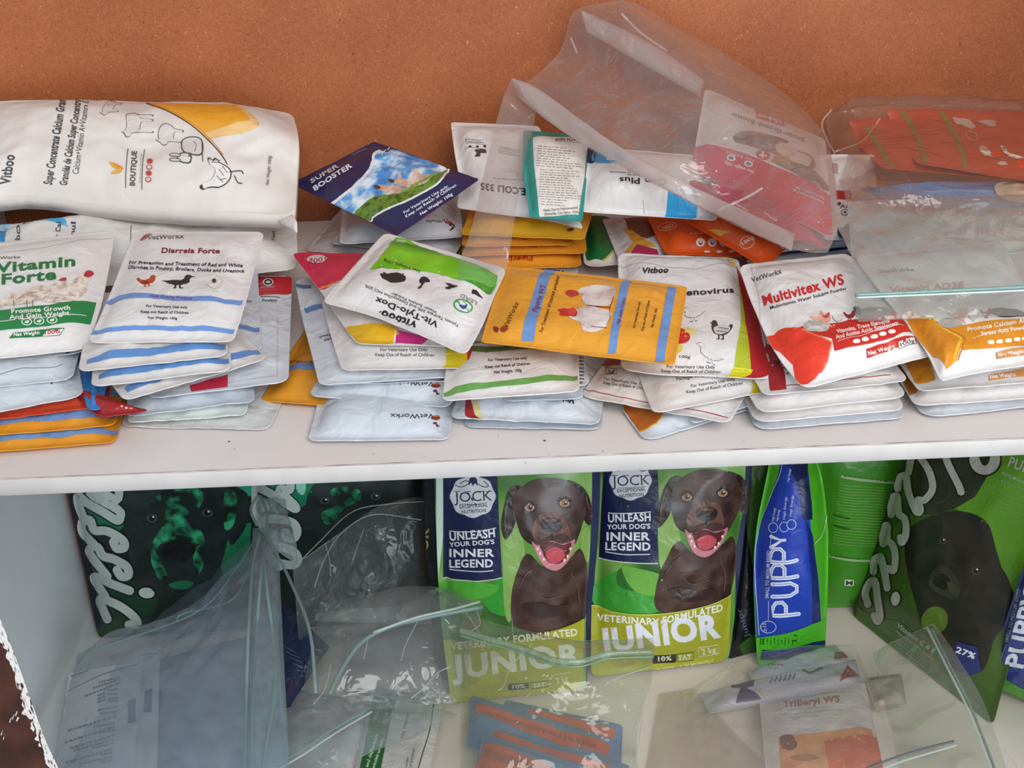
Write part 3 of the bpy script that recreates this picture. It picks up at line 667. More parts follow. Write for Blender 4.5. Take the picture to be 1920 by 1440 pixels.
P_(sf, white2, A, 'white and lime green upside-down pouch with four black animal silhouettes, topping the third pile')

# ---- silver backs behind, and the navy pouch
GRP[0] = 'pouches at the back behind the third pile'
sf = strip((571, 470), (850, 492), .014, L=.145, T=.010, rad=.008, **S_()); P_(sf, ink('#c4c4c6', .34), None, 'plain grey pouch under the navy pouch, widest and lowest of its three')
sf = strip((617, 457), (852, 478), .027, L=.14, T=.008, rad=.008, **S_()); P_(sf, ink('#ccced2', .34), None, 'plain grey pouch under the navy pouch, middle of its three')
sf = strip((636, 458), (869, 444), .045, L=.13, T=.012, rad=.008, wr=.0022, wk=50, **S_()); A = Art(sf, z3)
A.text('VetWorkx', (1020, 625), (880, 632), 20, '#4a4a52', .01, up=(.05, 1)); A.blob([(1018, 660), (1040, 650), (1058, 668), (1040, 692), (1022, 694), (1040, 676)], '#2a2022'); A.blob([(990, 640), (1020, 636), (1040, 650), (1010, 656)], '#a5482c')
P_(sf, silver, A, 'crinkled silver white pouch face down directly beneath the navy pouch')
sf = quad([(546, 344, .095), (702, 266, .125), (899, 336, .118), (744, 442, .085)], T=.007, rad=.003, wr=.0018, wk=30, l=[Z(620, 381, .092), Z(690, 414, .088)], **S_()); A = Art(sf, z3)
sky = mottled('print_sky', ['#3d7fc4', '#5b9bd3', '#c8dcec', '#e8eef2'], 55, .35, 4, lo=.34, hi=.66)
grass = mottled('print_grass', ['#3c5c20', '#6f8f34', '#4a6a26'], 120, .35, 4)
A.blob([(590, 205), (640, 215), (680, 198), (800, 240), (1010, 318), (900, 420), (770, 470), (640, 530), (560, 600), (440, 600), (290, 555), (370, 490), (450, 400), (520, 330), (550, 260)], sky)
A.line([(600, 205), (560, 230), (548, 300), (470, 400), (370, 480), (280, 550)], 17, '#e6e6e8', curve=True, cap=False)
A.blob([(1020, 322), (980, 335), (920, 362), (840, 400), (760, 440), (680, 470), (560, 490), (490, 540), (440, 600), (520, 635), (560, 600), (640, 560), (760, 510), (880, 450), (950, 400)], grass)
A.line([(1022, 318), (960, 400), (880, 452), (760, 515), (650, 560), (560, 610), (520, 640), (290, 560)], 12, '#dfe2dc', curve=True, cap=False)
pg = mottled('print_pig', ['#b78f7c', '#d9bba8', '#e2cbb8'], 60, .4, 3)
A.blob([(560, 430), (590, 415), (640, 418), (700, 420), (740, 440), (720, 465), (660, 470), (600, 450)], pg); A.blob([(650, 390), (700, 385), (715, 340), (745, 385), (790, 365), (815, 310), (850, 350), (905, 355), (890, 395), (830, 420), (750, 430), (700, 415)], pg)
A.ell((580, 430), 22, 12, '#5a3428', .3); A.ell((668, 392), 20, 11, '#5a3428', .3)
for i in range(8): A.ell((740+i*28, 455-i*15), 16, 10, '#8a9a4c', -.4)
A.text('SUPER', (180, 408), (348, 306), 24, '#dcdce4', .03); A.text('BOOSTER', (200, 455), (430, 305), 27, '#e2e2ea', .035)
A.text('For Veterinary Use only', (748, 596), (1018, 432), 17, '#d8d8e2', .02); A.text('Keep out Reach of Children', (760, 620), (1068, 424), 17, '#d8d8e2', .02); A.text('Net Weight: 100g', (850, 606), (1046, 480), 18, '#dcdce6', .03)
A.text('VetWorkx', (430, 238), (520, 196), 12, '#8a86a4', .01); A.line([(610, 232), (655, 190)], 7, '#dcdce4')
P_(sf, ink('#2b2750', .34, 0, .3), A, 'dark navy pouch with a picture of pigs under blue sky, behind the lime pouch')

# ================================================================ MIDDLE
GRP[0] = 'pouches in the back row of the middle'
sf = strip((884, 522), (1085, 514), .008, L=.14, T=.010, **S_()); A = Art(sf, z3); A.text('VILLA', (1740, 945), (1590, 930), 20, BK, .03, up=(0, 1))
P_(sf, silver, A, 'silver white pouch under the pile of amber pouches, behind the orange hen pouch')
amb = ink('#e39a2c', .33, 0, .45, 35)
for i, (bl, br, z, ty, lab) in enumerate((((865, 508), (1091, 499), .020, 866, 'amber pouch with upside-down red lettering, lowest of the small pile by the clear strip'),
                         ((865, 480), (1100, 474), .033, 782, 'amber pouch with upside-down red lettering, second lowest of the small pile by the clear strip'),
                         ((865, 462), (1072, 459), .044, 735, 'amber pouch with upside-down red lettering, shorter third one of the small amber pile'),
                         ((862, 440), (1096, 449), .056, 0, 'bright yellow pouch with a small dark mark, top of the amber pile'))):
    sf = strip(bl, br, z, L=.15, T=.0115, rad=.007, wr=.0012, wk=55, **S_()); A = Art(sf, z3)
    if ty: A.text('Piperix', (1535 if i == 0 else 1562 if i == 1 else 1500, ty-14), (1365 if i == 0 else 1345 if i == 1 else 1340, ty-6), 30, '#b82a1e', .03, up=(0, 1))
    else: A.blob([(1745, 690), (1775, 680), (1788, 690), (1765, 700), (1750, 700)], '#5a2a20')
    P_(sf, amb if i < 3 else ink('#e2ab2c', .35, 0, .4), A, lab)
# e-coli pouch at the back
sf = quad([(845, 229, .125), (1010, 236, .125), (1094, 430, .072), (857, 390, .078)], T=.013, rim=.006, rad=.004, wr=.0012, l=[Z(852, 285, .112), Z(860, 335, .095)], b=[Z(940, 402, .076), Z(1020, 412, .074)], **S_()); A = Art(sf, z3)
A.text('E.COLI 335', (1490, 440), (1215, 405), 40, '#26272c', .04, up=(0, 1)); A.text('water soluble powder oral use', (1480, 385), (1290, 372), 9, '#4a4a50', 0, up=(0, 1))
A.lines((1120, 132), (1260, 146), 2, 12, 4, '#5a5450', 2); A.line([(1125, 160), (1250, 172), (1245, 200), (1120, 190)], 2.5, '#3a3634'); 
for x in (1150, 1195, 1240): A.ell((x, 180), 9, 6, '#2a2626')
A.blob([(1180, 200), (1240, 200), (1250, 220), (1215, 222), (1212, 240), (1180, 242), (1190, 222)], '#4a4442')
A.lines((1330, 180), (1465, 205), 4, 12, 4, '#8a8480', 4)
P_(sf, white2, A, 'upside-down white pouch with bold black lettering, leaning left of the teal one')
sf = quad([(981, 244, .135), (1108, 255, .132), (1092, 415, .090), (994, 407, .090)], T=.009, rim=.003, rad=.003, wr=.0009, l=[Z(981, 300, .125), Z(985, 350, .110)], **S_()); A = Art(sf, z3)
A.fill([(1535, 125), (1875, 140), (1850, 380), (1815, 600), (1575, 612), (1560, 440), (1540, 250)], '#ddd6cf')
A.text('BIRTH NEW', (1820, 128), (1670, 130), 18, '#4a4440', .03, up=(0, 1)); A.lines((1730, 150), (1870, 158), 1, 10, 4, '#8a8480', 2)
A.lines((1565, 175), (1850, 200), 9, 15, 5, '#8a8078', 6, ragged=.5); A.lines((1580, 320), (1850, 335), 12, 15, 5, '#8f857d', 8, ragged=.4); A.lines((1590, 500), (1800, 515), 3, 16, 5, '#8f857d', 9, ragged=.6)
A.text('Henan Soaron Pharmaceutical', (1600, 580), (1810, 562), 15, '#55504c', .02, up=(0, -1)); A.text('Zhumadian City, Henan China', (1605, 602), (1815, 588), 15, '#55504c', .02, up=(0, -1))
P_(sf, ink('#2f8f85', .38), A, 'teal pouch with a cream panel of fine print, in the back row')
sf = quad([(1103, 274, .130), (1318, 292, .120), (1347, 414, .086), (1085, 397, .088)], T=.020, rim=.005, rad=.006, wr=.0012, soft=.25, l=[Z(1098, 330, .112)], **S_()); A = Art(sf, z5)
A.fill([(655, 690), (700, 700), (700, 765), (655, 770)], '#23314f'); A.blob([(700, 712), (800, 705), (850, 740), (820, 768), (690, 768)], '#4a9cc9'); A.line([(690, 768), (712, 712), (800, 705)], 5, '#24426a', curve=True); A.text('2', (790, 735), (745, 738), 22, '#d6e6ee', .04, up=(0, 1))
A.text('Gen Plus', (1035, 848), (812, 842), 28, '#2f3034', .02, up=(0, 1)); A.text('anti coli Salmonella', (910, 818), (765, 812), 9, '#4a4a4e', 0, up=(0, 1)); A.text('oral soluble medicine', (1000, 832), (850, 826), 9, '#4a4a4e', 0, up=(0, 1)); A.text('VITBOO', (905, 805), (850, 802), 9, '#4a4a4e', .01, up=(0, 1))
A.fill([(1043, 900), (1182, 912), (1180, 1050), (1032, 1035)], '#2aa0da'); A.text('VitBoo', (1150, 930), (1070, 920), 14, '#1c3c66', .01, up=(0, 1)); A.line([(924, 950), (930, 1010)], 3, '#b4b0b0')
P_(sf, white2, A, 'plump white pouch with a bright blue square, tucked under the big clear bag')
# row behind the adenovirus pouch
sf = quad([(1085, 405), (1150, 405), (1190, 492), (1096, 502)], .022, T=.008, rad=.014, wr=.0008, **S_()); A = Art(sf, c1)
A.fill([(90, 60), (340, 60), (410, 340), (340, 410), (290, 455), (165, 450), (140, 300)], '#0f6a38'); A.line([(420, 340), (340, 425), (290, 455)], 14, '#c9b23a', cap=False)
P_(sf, white, A, 'dark green pouch with a white curved foot beside the amber pile')
sf = quad([(1128, 410), (1300, 404), (1320, 482), (1165, 500)], .032, T=.008, rad=.006, wr=.0012, **S_()); A = Art(sf, c1)
A.fill([(450, 120), (680, 120), (700, 260), (640, 280), (500, 250)], '#6b4638'); A.fill([(450, 200), (540, 230), (600, 280), (720, 350), (560, 340), (480, 420), (430, 420), (530, 310)], '#d3a238'); A.fill([(560, 330), (720, 370), (760, 480), (480, 450)], '#a32850')
P_(sf, silver, A, 'white pouch with amber and crimson shapes, between the green one and the orange ones')
orr = ink('#e0581e', .36, 0, .4)
sf = quad([(1210, 402), (1400, 404), (1395, 482), (1247, 476)], .045, T=.012, rad=.006, wr=.0011, **S_()); A = Art(sf, c1)
A.ell((798, 188), 76, 32, '#f0d8c8', -.15); A.ell((798, 188), 71, 27, orr, -.15); A.text('100g', (845, 170), (752, 196), 22, '#f0d8c8', .02, up=(.15, 1))
A.text('Broiler Growth', (975, 250), (1130, 246), 12, '#f0cdb8', .02)
for x in (1058, 1150, 1242): A.ell((x, 313), 36, 34, '#ece0da'); A.blob([(x-14, 300), (x, 322), (x+16, 306), (x+8, 330), (x-10, 330)], '#8a3018')
for x in (1110, 1205, 1300): A.ell((x, 385), 26, 10, '#e8cfc4')
P_(sf, orr, A, 'orange pouch with white round animal badges, behind the white pouch with bird drawings')
sf = quad([(1265, 402, .075), (1350, 372, .08), (1489, 452, .07), (1433, 503, .062)], T=.012, rad=.004, wr=.001, **S_()); A = Art(sf, c1)
A.ell((1424, 312), 62, 48, '#f2dccc', -.5); A.ell((1424, 312), 57, 43, orr, -.5); A.text('100g', (1388, 338), (1478, 282), 26, '#f2dccc', .03)
A.fill([(1100, 205), (1180, 208), (1295, 232), (1215, 262)], '#e3a83a'); A.ell((1705, 335), 24, 30, '#ece0da'); A.blob([(1695, 325), (1708, 340), (1718, 325), (1712, 352)], '#8a3018'); A.ell((1765, 322), 20, 16, '#ece0da'); A.ell((1622, 290), 14, 6, '#f0d4c4')
P_(sf, orr, A, 'orange pouch slanting down to the right with a white outlined 100g oval')
for bl, br, z, lab, c in (((1405, 500), (1640, 478), .020, 'navy and white pouch under the clear bag, lowest of the three navy ones', '#1f2c5e'), ((1450, 478), (1650, 462), .034, 'navy and white pouch under the clear bag, middle of the three navy ones', '#232f66'), ((1480, 456), (1660, 448), .048, 'royal blue and white pouch under the clear bag, top of the three', '#2247a8')):
    sf = strip(bl, br, z, L=.14, T=.010, rad=.005, wr=.0015, **S_()); A = Art(sf); A.rect(.0, .90, 1, .97, '#e0dee0'); A.rect(0, 0, 1, .6, '#dcdadc'); P_(sf, ink(c), A, lab)
sf = quad([(1535, 290, .12), (1640, 290, .12), (1650, 450, .075), (1545, 450, .075)], T=.007, rad=.003, **S_()); A = Art(sf, c2)
A.fill([(298, 802), (430, 802), (430, 876), (302, 876)], '#b02a34'); A.fill([(310, 905), (330, 895), (348, 905), (340, 925), (312, 925)], '#6a2028'); A.text('Alg', (335, 950), (440, 950), 32, '#4a464a', .01); A.ell((378, 985), 32, 28, '#4a464a'); A.ell((378, 985), 25, 21, '#d8d0cc'); A.ell((380, 985), 14, 11, '#4a464a'); A.fill([(270, 570), (320, 575), (318, 660), (275, 655)], '#a88e80')
A.fill([(312, 1130), (430, 1140), (430, 1200), (330, 1195)], '#2450a8')
P_(sf, ink('#cfc6c0', .45), A, 'white pouch with a small red square, seen between the two clear bags')

# ---- the front centre
GRP[0] = 'pouches in the front centre piles'
sf = quad([(1160, 760, .004), (1345, 690, .004), (1430, 760, .004), (1210, 828, .004)], T=.006, rad=.012, **S_()); A = Art(sf, z6)
A.fill([(900, 1080), (1150, 1120), (1190, 1170), (1150, 1225), (1045, 1275)], '#c06a22'); A.line([(1190, 1172), (1150, 1225), (1048, 1275)], 7, '#d6b23c', cap=False)
P_(sf, silver, A, 'white pouch with an amber brown corner, lowest of its pile near the shelf edge')
sf = quad([(1235, 640), (1430, 600), (1465, 742), (1296, 796)], .012, T=.006, rad=.008, **S_()); P_(sf, silver, None, 'plain silver pouch under the lime and red striped pile, its right corner showing')
sf = strip((1086, 742), (1368, 794), .020, L=.15, T=.008, rad=.010, **S_()); A = Art(sf, z6)
A.line([(680, 1008), (760, 1025), (900, 1058), (1060, 1092), (1250, 1120), (1400, 1145), (1590, 1190)], 5, '#a33038', cap=False)
A.fill([(690, 790), (940, 820), (935, 862), (700, 845)], '#9c2c2c'); A.line([(838, 882), (905, 888), (905, 922), (836, 918), (838, 882)], 4, '#3a3438'); A.blob([(850, 890), (870, 912), (890, 895), (885, 915), (860, 915)], '#2a2628')
A.text('For Veterinary Use Only', (826, 958), (1090, 998), 18, '#45424a', .01); A.text('Keep Out of Reach of Children', (822, 984), (1100, 1022), 18, '#45424a', .01); A.line([(690, 880), (680, 1000)], 2, '#b0aeb4')
P_(sf, white, A, 'white pouch with a thin red line along its foot, right of the green striped pouch')
# green striped pouch + its pile
sf = strip((868, 800), (1128, 806), .004, L=.13, T=.006, rad=.010, wr=.002, wk=55, **S_()); P_(sf, silver2, None, 'wrinkled plain silver pouch lying on the shelf under the green striped pile')
sf = strip((844, 784), (1124, 795), .013, L=.14, T=.009, rad=.008, wr=.0024, wk=55, **S_()); A = Art(sf, z6)
A.fill([(-20, 1060), (10, 1085), (40, 1200), (-30, 1190)], '#a32a2a'); A.fill([(15, 1075), (45, 1075), (80, 1195), (40, 1190)], '#dccf8c'); A.text('Vitboo', (650, 1066), (510, 1052), 34, BK, .04, up=(0, 1), slant=.2)
P_(sf, silver, A, 'wrinkled white pouch with upside-down black wordmark and a red wedge, under the green striped one')
sf = strip((943, 752), (1094, 748), .024, L=.13, T=.007, rad=.008, **S_()); P_(sf, ink('#c9d2dc', .34), None, 'pale blue grey pouch edge showing right under the green striped pouch')
sf = strip((900, 735), (1106, 722), .032, L=.12, T=.005, **S_()); A = Art(sf, z6); A.lines((672, 815), (705, 815), 8, 22, 9, '#3c3c40', 3, ragged=.1)
P_(sf, silver, A, 'silver pouch with a column of small print, peeping out right of the green striped pouch')
sf = quad([(850, 560), (1080, 550), (1087, 734), (828, 752)], .042, T=.008, rad=.008, l=[Z(842, 640, .042)], **S_()); A = Art(sf, z6)
gs = '#6aa050'
A.fill([(-160, 1040), (-90, 1000), (100, 975), (340, 945), (560, 930), (665, 932), (665, 958), (560, 962), (340, 985), (100, 1010), (-80, 1040), (-155, 1062)], gs)
A.fill([(-80, 770), (100, 755), (400, 745), (560, 752), (560, 770), (340, 770), (100, 790), (-80, 800)], '#5c7a3c'); A.text('High quality Product', (110, 776), (352, 762), 17, '#3c2c3c', .02)
A.text('For Prevention and Treatment', (-60, 740), (210, 728), 20, '#2c2438', .02); A.text('For Veterinary Use only', (116, 846), (356, 832), 17, '#2a2a38', .025); A.text('Keep out Reach of Children', (98, 888), (374, 866), 17, '#2a2a38', .025); A.text('Net Weight: 100g', (152, 920), (322, 908), 17, '#2a2a38', .025)
P_(sf, white2, A, 'white pouch with green stripes and small black print, in front below the orange hen pouch')
# bird drawing pouches
sf = quad([(1162, 560), (1400, 520), (1479, 726), (1224, 776)], .030, T=.009, rad=.010, wr=.0013, l=[Z(1190, 680, .030)], **S_()); A = Art(sf, z6)
A.text('Package: 100g', (1272, 962), (1440, 935), 18, '#45424a', .01); A.text('For Veterinary Use Only', (1362, 1005), (1632, 960), 18, '#3c3a42', .01); A.text('Keep Out of Reach of Children', (1334, 1042), (1678, 985), 18, '#3c3a42', .01)
A.fill([(1740, 955), (1845, 930), (1860, 1030), (1740, 1055)], '#dcbd1e'); A.line([(1742, 965), (1846, 940)], 9, '#efe23c', cap=False); A.fill([(1850, 880), (1960, 860), (1975, 1010), (1865, 1045)], '#b02426')
P_(sf, white, A, 'white pouch with yellow and red right corner under the one with bird drawings')
sf = quad([(1158, 474, .060), (1383, 484, .060), (1450, 712, .043), (1164, 692, .043)], T=.012, rad=.010, wr=.0012, r=[Z(1398, 530, .057), Z(1430, 620, .050)], b=[Z(1240, 703, .043), Z(1330, 705, .043)], **S_()); A = Art(sf, z6)
A.fill([(1640, 260), (1700, 380), (1760, 540), (1800, 720), (1850, 900), (1840, 960), (1735, 960), (1725, 850), (1690, 600), (1668, 420)], '#b4232a')
A.fill([(1648, 300), (1668, 420), (1692, 600), (1725, 840), (1735, 960), (1615, 945), (1640, 760), (1665, 600), (1660, 420)], '#b4bd2c'); A.line([(1622, 885), (1740, 900)], 7, '#e9e430', cap=False); A.fill([(1612, 895), (1738, 905), (1736, 960), (1612, 945)], '#d8cf1e')
A.fill([(1582, 180), (1618, 200), (1640, 268), (1600, 262)], '#dccf86'); A.line([(915, 262), (1200, 265), (1400, 280), (1640, 270)], 3, '#a9a9ae', cap=False)
A.text('Vitboo', (1056, 306), (1220, 300), 32, '#1f1d20', .045, slant=.2); A.text('Adenovirus', (1230, 448), (1624, 424), 34, '#2a282c', .03)
A.blob([(1320, 640), (1380, 650), (1392, 670), (1340, 690), (1300, 700)], '#dcd27c'); A.blob([(1290, 640), (1340, 668), (1355, 700), (1330, 730), (1270, 735), (1260, 680)], '#c63026'); A.blob([(1260, 735), (1310, 755), (1290, 790), (1250, 785)], '#dfcf52')
animal(A, DUCK, (1452, 500), (-150, 20), (0, 92), '#3c3a3c', '#dfdbda', 3); animal(A, HEN, (1618, 600), (-140, -10), (-8, 118), '#3a383a'); A.blob([(1500, 640), (1560, 622), (1600, 640), (1580, 670), (1520, 680)], '#c9c5c2'); A.line([(1530, 640), (1590, 650)], 4, '#3a383a'); A.line([(1520, 660), (1580, 668)], 4, '#3a383a')
animal(A, DUCK, (1558, 790), (-165, -70), (10, 110), '#3c3a3c', '#dfdbda', 3)
A.text('100g', (1290, 826), (1356, 828), 17, '#3c3a42', .01); A.text('For Veterinary Use Only', (1212, 888), (1508, 892), 19, '#3c3a42', .01); A.text('Keep Out of Reach of Children', (1175, 914), (1548, 920), 17, '#3c3a42', .01)
P_(sf, white2, A, 'white pouch with ink drawings of ducks and a hen, partly under the orange pouch')
sf = quad([(944, 499, .086), (1289, 538, .082), (1265, 685, .070), (901, 641, .074)], T=.010, rim=.006, rad=.004, wr=.0013, wk=36, t=[Z(1060, 510, .085), Z(1180, 524, .084)], **S_()); A = Art(sf, z6)
bl_ = '#6b8fc4'
A.fill([(460, 278), (525, 290), (395, 722), (318, 722)], bl_); A.fill([(945, 345), (1000, 352), (900, 800), (850, 800)], bl_); A.fill([(1222, 385), (1272, 388), (1195, 850), (1140, 850)], bl_)
A.text('VetWorkx', (232, 640), (306, 488), 30, '#6a3414', .01); A.blob([(150, 630), (180, 640), (170, 665), (150, 655)], '#8a2418'); A.blob([(190, 640), (225, 620), (240, 640), (215, 665), (195, 660)], '#9a3a1a')
A.text('Piperix WS', (415, 545), (470, 385), 34, '#7a2a5e', .02); A.text('For Treatment of Internal parasites', (450, 668), (555, 325), 22, '#5c2c10', .015)
hw = mottled('print_white_hen', ['#bfa7a0', '#dccdc8', '#e6dbd6'], 55, .4, 3)
A.blob([(690, 395), (760, 378), (850, 380), (898, 400), (885, 460), (860, 500), (790, 505), (720, 500), (690, 460), (695, 430), (650, 440), (660, 418)], hw)
A.blob([(640, 540), (720, 500), (800, 520), (870, 540), (860, 590), (830, 640), (770, 665), (700, 655), (680, 610), (640, 590), (610, 570)], hw)
A.line([(720, 500), (800, 512), (865, 515)], 5, '#6a2c22', curve=True); A.line([(860, 515), (862, 580), (840, 620)], 4, '#8a3a2c', curve=True); A.line([(750, 630), (840, 640)], 4, '#7a3428'); A.line([(885, 450), (860, 520)], 4, '#6a2c22')
A.blob([(590, 420), (625, 408), (665, 420), (670, 440), (630, 450), (600, 440)], '#b23a2c'); A.blob([(540, 530), (580, 520), (605, 525), (640, 518), (662, 545), (650, 572), (600, 565), (555, 562), (560, 545)], '#c02e26'); A.ell((628, 545), 26, 22, '#cf4032')
A.text('High quality Product', (920, 620), (960, 458), 18, '#7a3060', .01)
A.text('For Veterinary Use only', (1018, 640), (1052, 480), 15, '#4c2410', .02); A.text('Keep out of Reach of Children', (1068, 660), (1110, 475), 15, '#4c2410', .02); A.text('Net Weight: 100g', (1128, 640), (1156, 520), 15, '#4c2410', .02)
P_(sf, ink('#e39d31', .36, 0, .4), A, 'orange pouch with two white hens and three blue bars, lying across the centre on top')

# ================================================================ RIGHT END
GRP[0] = 'pouches in the piles at the right'
for bl, br, z, L, b_, lab in (((1418, 806), (1703, 783), .005, .13, silver, 'white pouch lying on the shelf, bottom of the pile under the red banded pouch'),
                       ((1416, 792), (1700, 768), .016, .14, white, 'white pouch second from the bottom under the red banded pouch'),
                       ((1424, 775), (1704, 744), .028, .15, white, 'white pouch third from the bottom under the red banded pouch')):
    sf = strip(bl, br, z, L=L, T=.010, rad=.012, wr=.0014, **S_()); P_(sf, b_, None, lab)
sf = strip((1432, 742), (1704, 714), .040, L=.15, T=.009, rad=.008, **S_()); A = Art(sf, z8)
A.line([(400, 935), (600, 920), (800, 888), (950, 875), (1080, 862)], 5, '#a33038', cap=False); A.fill([(300, 660), (360, 690), (430, 850), (440, 950), (340, 960)], '#9a1f24'); A.line([(350, 745), (415, 748), (420, 800), (355, 800)], 4, '#3a3438'); A.blob([(360, 762), (380, 782), (405, 765), (395, 790), (370, 790)], '#2a2628')
A.text('For Veterinary Use', (420, 830), (620, 800), 18, '#45424a', .01); A.text('of Reach', (440, 860), (520, 850), 18, '#45424a', .01)
P_(sf, white, A, 'white pouch with dark red left corner, right under the red banded pouch')
sf = quad([(1384, 497, .085), (1592, 474, .088), (1757, 664, .058), (1506, 730, .054)], T=.013, rad=.009, wr=.0016, wk=34, l=[Z(1410, 570, .077), Z(1450, 655, .066)], r=[Z(1650, 545, .078), Z(1710, 600, .070)], **S_()); A = Art(sf, z8)
R1 = '#dd3a24'; R2 = '#c2281c'
A.text('VetWorkx', (228, 294), (412, 240), 30, '#3a3438', .01, slant=.1); A.text('Multivitex WS', (302, 436), (798, 300), 58, '#c8272c', .035); A.text('Multivitamin Water Soluble Powder', (342, 460), (812, 338), 19, '#3a3438', .02)
A.fill([(490, 582), (700, 548), (900, 515), (1020, 500), (1130, 470), (1262, 602), (1100, 630), (900, 680), (735, 715), (720, 640)], R2)
A.fill([(250, 640), (300, 630), (390, 590), (430, 572), (500, 570), (560, 590), (640, 625), (720, 662), (690, 790), (620, 880), (560, 920), (500, 930), (480, 800), (400, 720), (330, 690)], R1)
A.line([(480, 575), (560, 592), (650, 630), (716, 662), (690, 780), (650, 850)], 12, '#e8664a', cap=False)
A.text('Vitamins, Trace Elements', (750, 608), (1075, 540), 24, '#ecdcd6', .03); A.text('And Amino Acids Supplement', (745, 642), (1130, 556), 24, '#ecdcd6', .03); A.line([(755, 656), (900, 622), (1160, 558)], 3, '#e6d0c8', cap=False)
for x, y in ((872, 655), (925, 643), (980, 628), (1032, 612), (1088, 597)): A.blob([(x-24, y), (x-10, y-12), (x+14, y-12), (x+22, y), (x+12, y+10), (x-14, y+12)], '#efe6e2')
A.fill([(930, 705), (1235, 632), (1240, 670), (935, 762)], R2); A.fill([(1125, 662), (1230, 636), (1234, 672), (1132, 702)], '#ece6e4'); A.line([(1125, 660), (1232, 634), (1238, 672), (1132, 704), (1125, 660)], 4, '#2a2428'); A.text('Net Weight:', (945, 745), (1110, 698), 26, '#ece6e4', .03); A.text('100g', (1140, 688), (1228, 664), 24, '#2a2428', .01)
A.blob([(545, 560), (580, 530), (650, 525), (690, 545), (700, 585), (650, 600), (560, 590)], mottled('print_sheep', ['#9b948e', '#cbc4be'], 200, .4, 4))
A.blob([(585, 505), (640, 500), (650, 470), (680, 490), (705, 480), (712, 520), (700, 545), (725, 575), (690, 560), (650, 535), (600, 520)], '#d8a08c'); A.blob([(650, 478), (672, 500), (700, 480), (700, 510), (670, 515)], '#b94a34')
animal(A, HEN, (722, 495), (66, 0), (0, 55), '#8f8880', '#d8d2c8', 3); animal(A, HEN, (790, 470), (74, 0), (4, 62), '#8c2424')
A.blob([(870, 470), (930, 455), (1000, 450), (1070, 455), (1080, 500), (1020, 515), (900, 522), (860, 490)], '#918884'); A.blob([(850, 455), (880, 448), (900, 480), (880, 500)], '#55504e'); A.line([(920, 515), (900, 530)], 5, '#6a6462')
A.fill([(1240, 602), (1262, 604), (1350, 700), (1340, 730)], '#e4e0de'); A.line([(205, 150), (270, 380), (280, 560)], 2.5, '#b4b0b4', curve=True, cap=False)
P_(sf, white2, A, 'white pouch with bold red lettering and a red band, tilted, fifth pile from the left')
# amber mineral pouches
OA = '#d98a1e'; OB = '#c0701a'
def a_mineral(A, k=0):
    A.fill([(1160, 480+k), (1290, 510+k), (1400, 560+k), (1530, 640+k), (1480, 780+k), (1420, 830+k), (1340, 760+k), (1240, 640+k)], OA); A.line([(1250, 505+k), (1330, 520+k), (1512, 635+k), (1462, 790+k)], 16, '#ecc22c', cap=False); A.line([(1330, 522+k), (1540, 638+k), (1492, 775+k)], 8, OB, cap=False)
A = None
sf = strip((1733, 783), (2000, 756), .005, L=.13, T=.009, rad=.014, **S_()); P_(sf, silver, None, 'white pouch lying on the shelf, bottom of the far right pile')
sf = strip((1716, 762), (2000, 742), .016, L=.15, T=.010, rad=.010, **S_()); A = Art(sf, z8); A.fill([(1090, 700), (1240, 700), (1245, 965), (1195, 985), (1120, 830)], OB); P_(sf, white, A, 'white pouch with a brown orange left edge, second in the far right pile')
sf = strip((1722, 734), (1990, 712), .032, L=.15, T=.010, rad=.009, **S_()); A = Art(sf, z8)
A.fill([(1000, 600), (1300, 740), (1355, 890), (1300, 910), (1235, 912), (1150, 760)], OA); A.fill([(1680, 865), (2000, 815), (2000, 860), (1680, 898)], '#c98a4a'); A.text('Net Weight:', (1690, 885), (1850, 868), 22, '#ece2da', .03)
P_(sf, white, A, 'white pouch with an amber corner and net weight tag, third in the far right pile')
sf = quad([(1598, 478, .090), (1880, 450, .092), (1985, 676, .062), (1764, 716, .056)], T=.012, rad=.010, wr=.0013, b=[Z(1790, 708, .058), Z(1860, 695, .06)], l=[Z(1660, 560, .080), Z(1730, 650, .066)], **S_()); A = Art(sf, z8)
A.fill([(1350, 600), (1540, 555), (1800, 520), (2100, 490), (2100, 680), (1800, 690), (1520, 712), (1480, 650)], OA); a_mineral(A)
A.text('Promote Calcium Absorption', (1552, 596), (2060, 518), 26, '#f0e4d4', .03); A.text('Stress Anti Powder', (1635, 622), (1935, 578), 24, '#f0e4d4', .03); A.line([(1580, 638), (2000, 600)], 3, '#eedfc8', cap=False)
for x, y in ((1695, 662), (1748, 658), (1803, 652), (1855, 645), (1905, 640)): A.blob([(x-22, y), (x-10, y-12), (x+14, y-12), (x+20, y), (x+12, y+10), (x-14, y+10)], '#efe6de')
A.fill([(1725, 728), (2050, 685), (2050, 730), (1728, 768)], '#c98a4a'); A.text('Net Weight:', (1740, 752), (1900, 730), 24, '#ece2da', .03)
A.blob([(1370, 540), (1420, 515), (1480, 520), (1520, 555), (1450, 575), (1390, 565)], '#b0a8a0'); A.blob([(1425, 485), (1480, 480), (1495, 455), (1525, 460), (1548, 450), (1550, 490), (1530, 520), (1540, 550), (1500, 525), (1450, 505)], '#c8a294')
animal(A, HEN, (1550, 480), (72, 0), (0, 55), '#9a9288', '#cfc8be', 3); animal(A, HEN, (1628, 455), (70, 0), (4, 60), '#9a4038'); A.blob([(1700, 460), (1760, 452), (1880, 470), (1900, 500), (1800, 510), (1740, 505), (1690, 480)], '#4a4240')
A.text('Vitamin AD3E', (1075, 362), (1530, 330), 38, '#c48a70', .02); A.text('VetWorkx', (1010, 240), (1225, 226), 22, '#6a6668', .01)
P_(sf, white2, A, 'white pouch with an amber band and yellow edging, half under the clear zip bag')
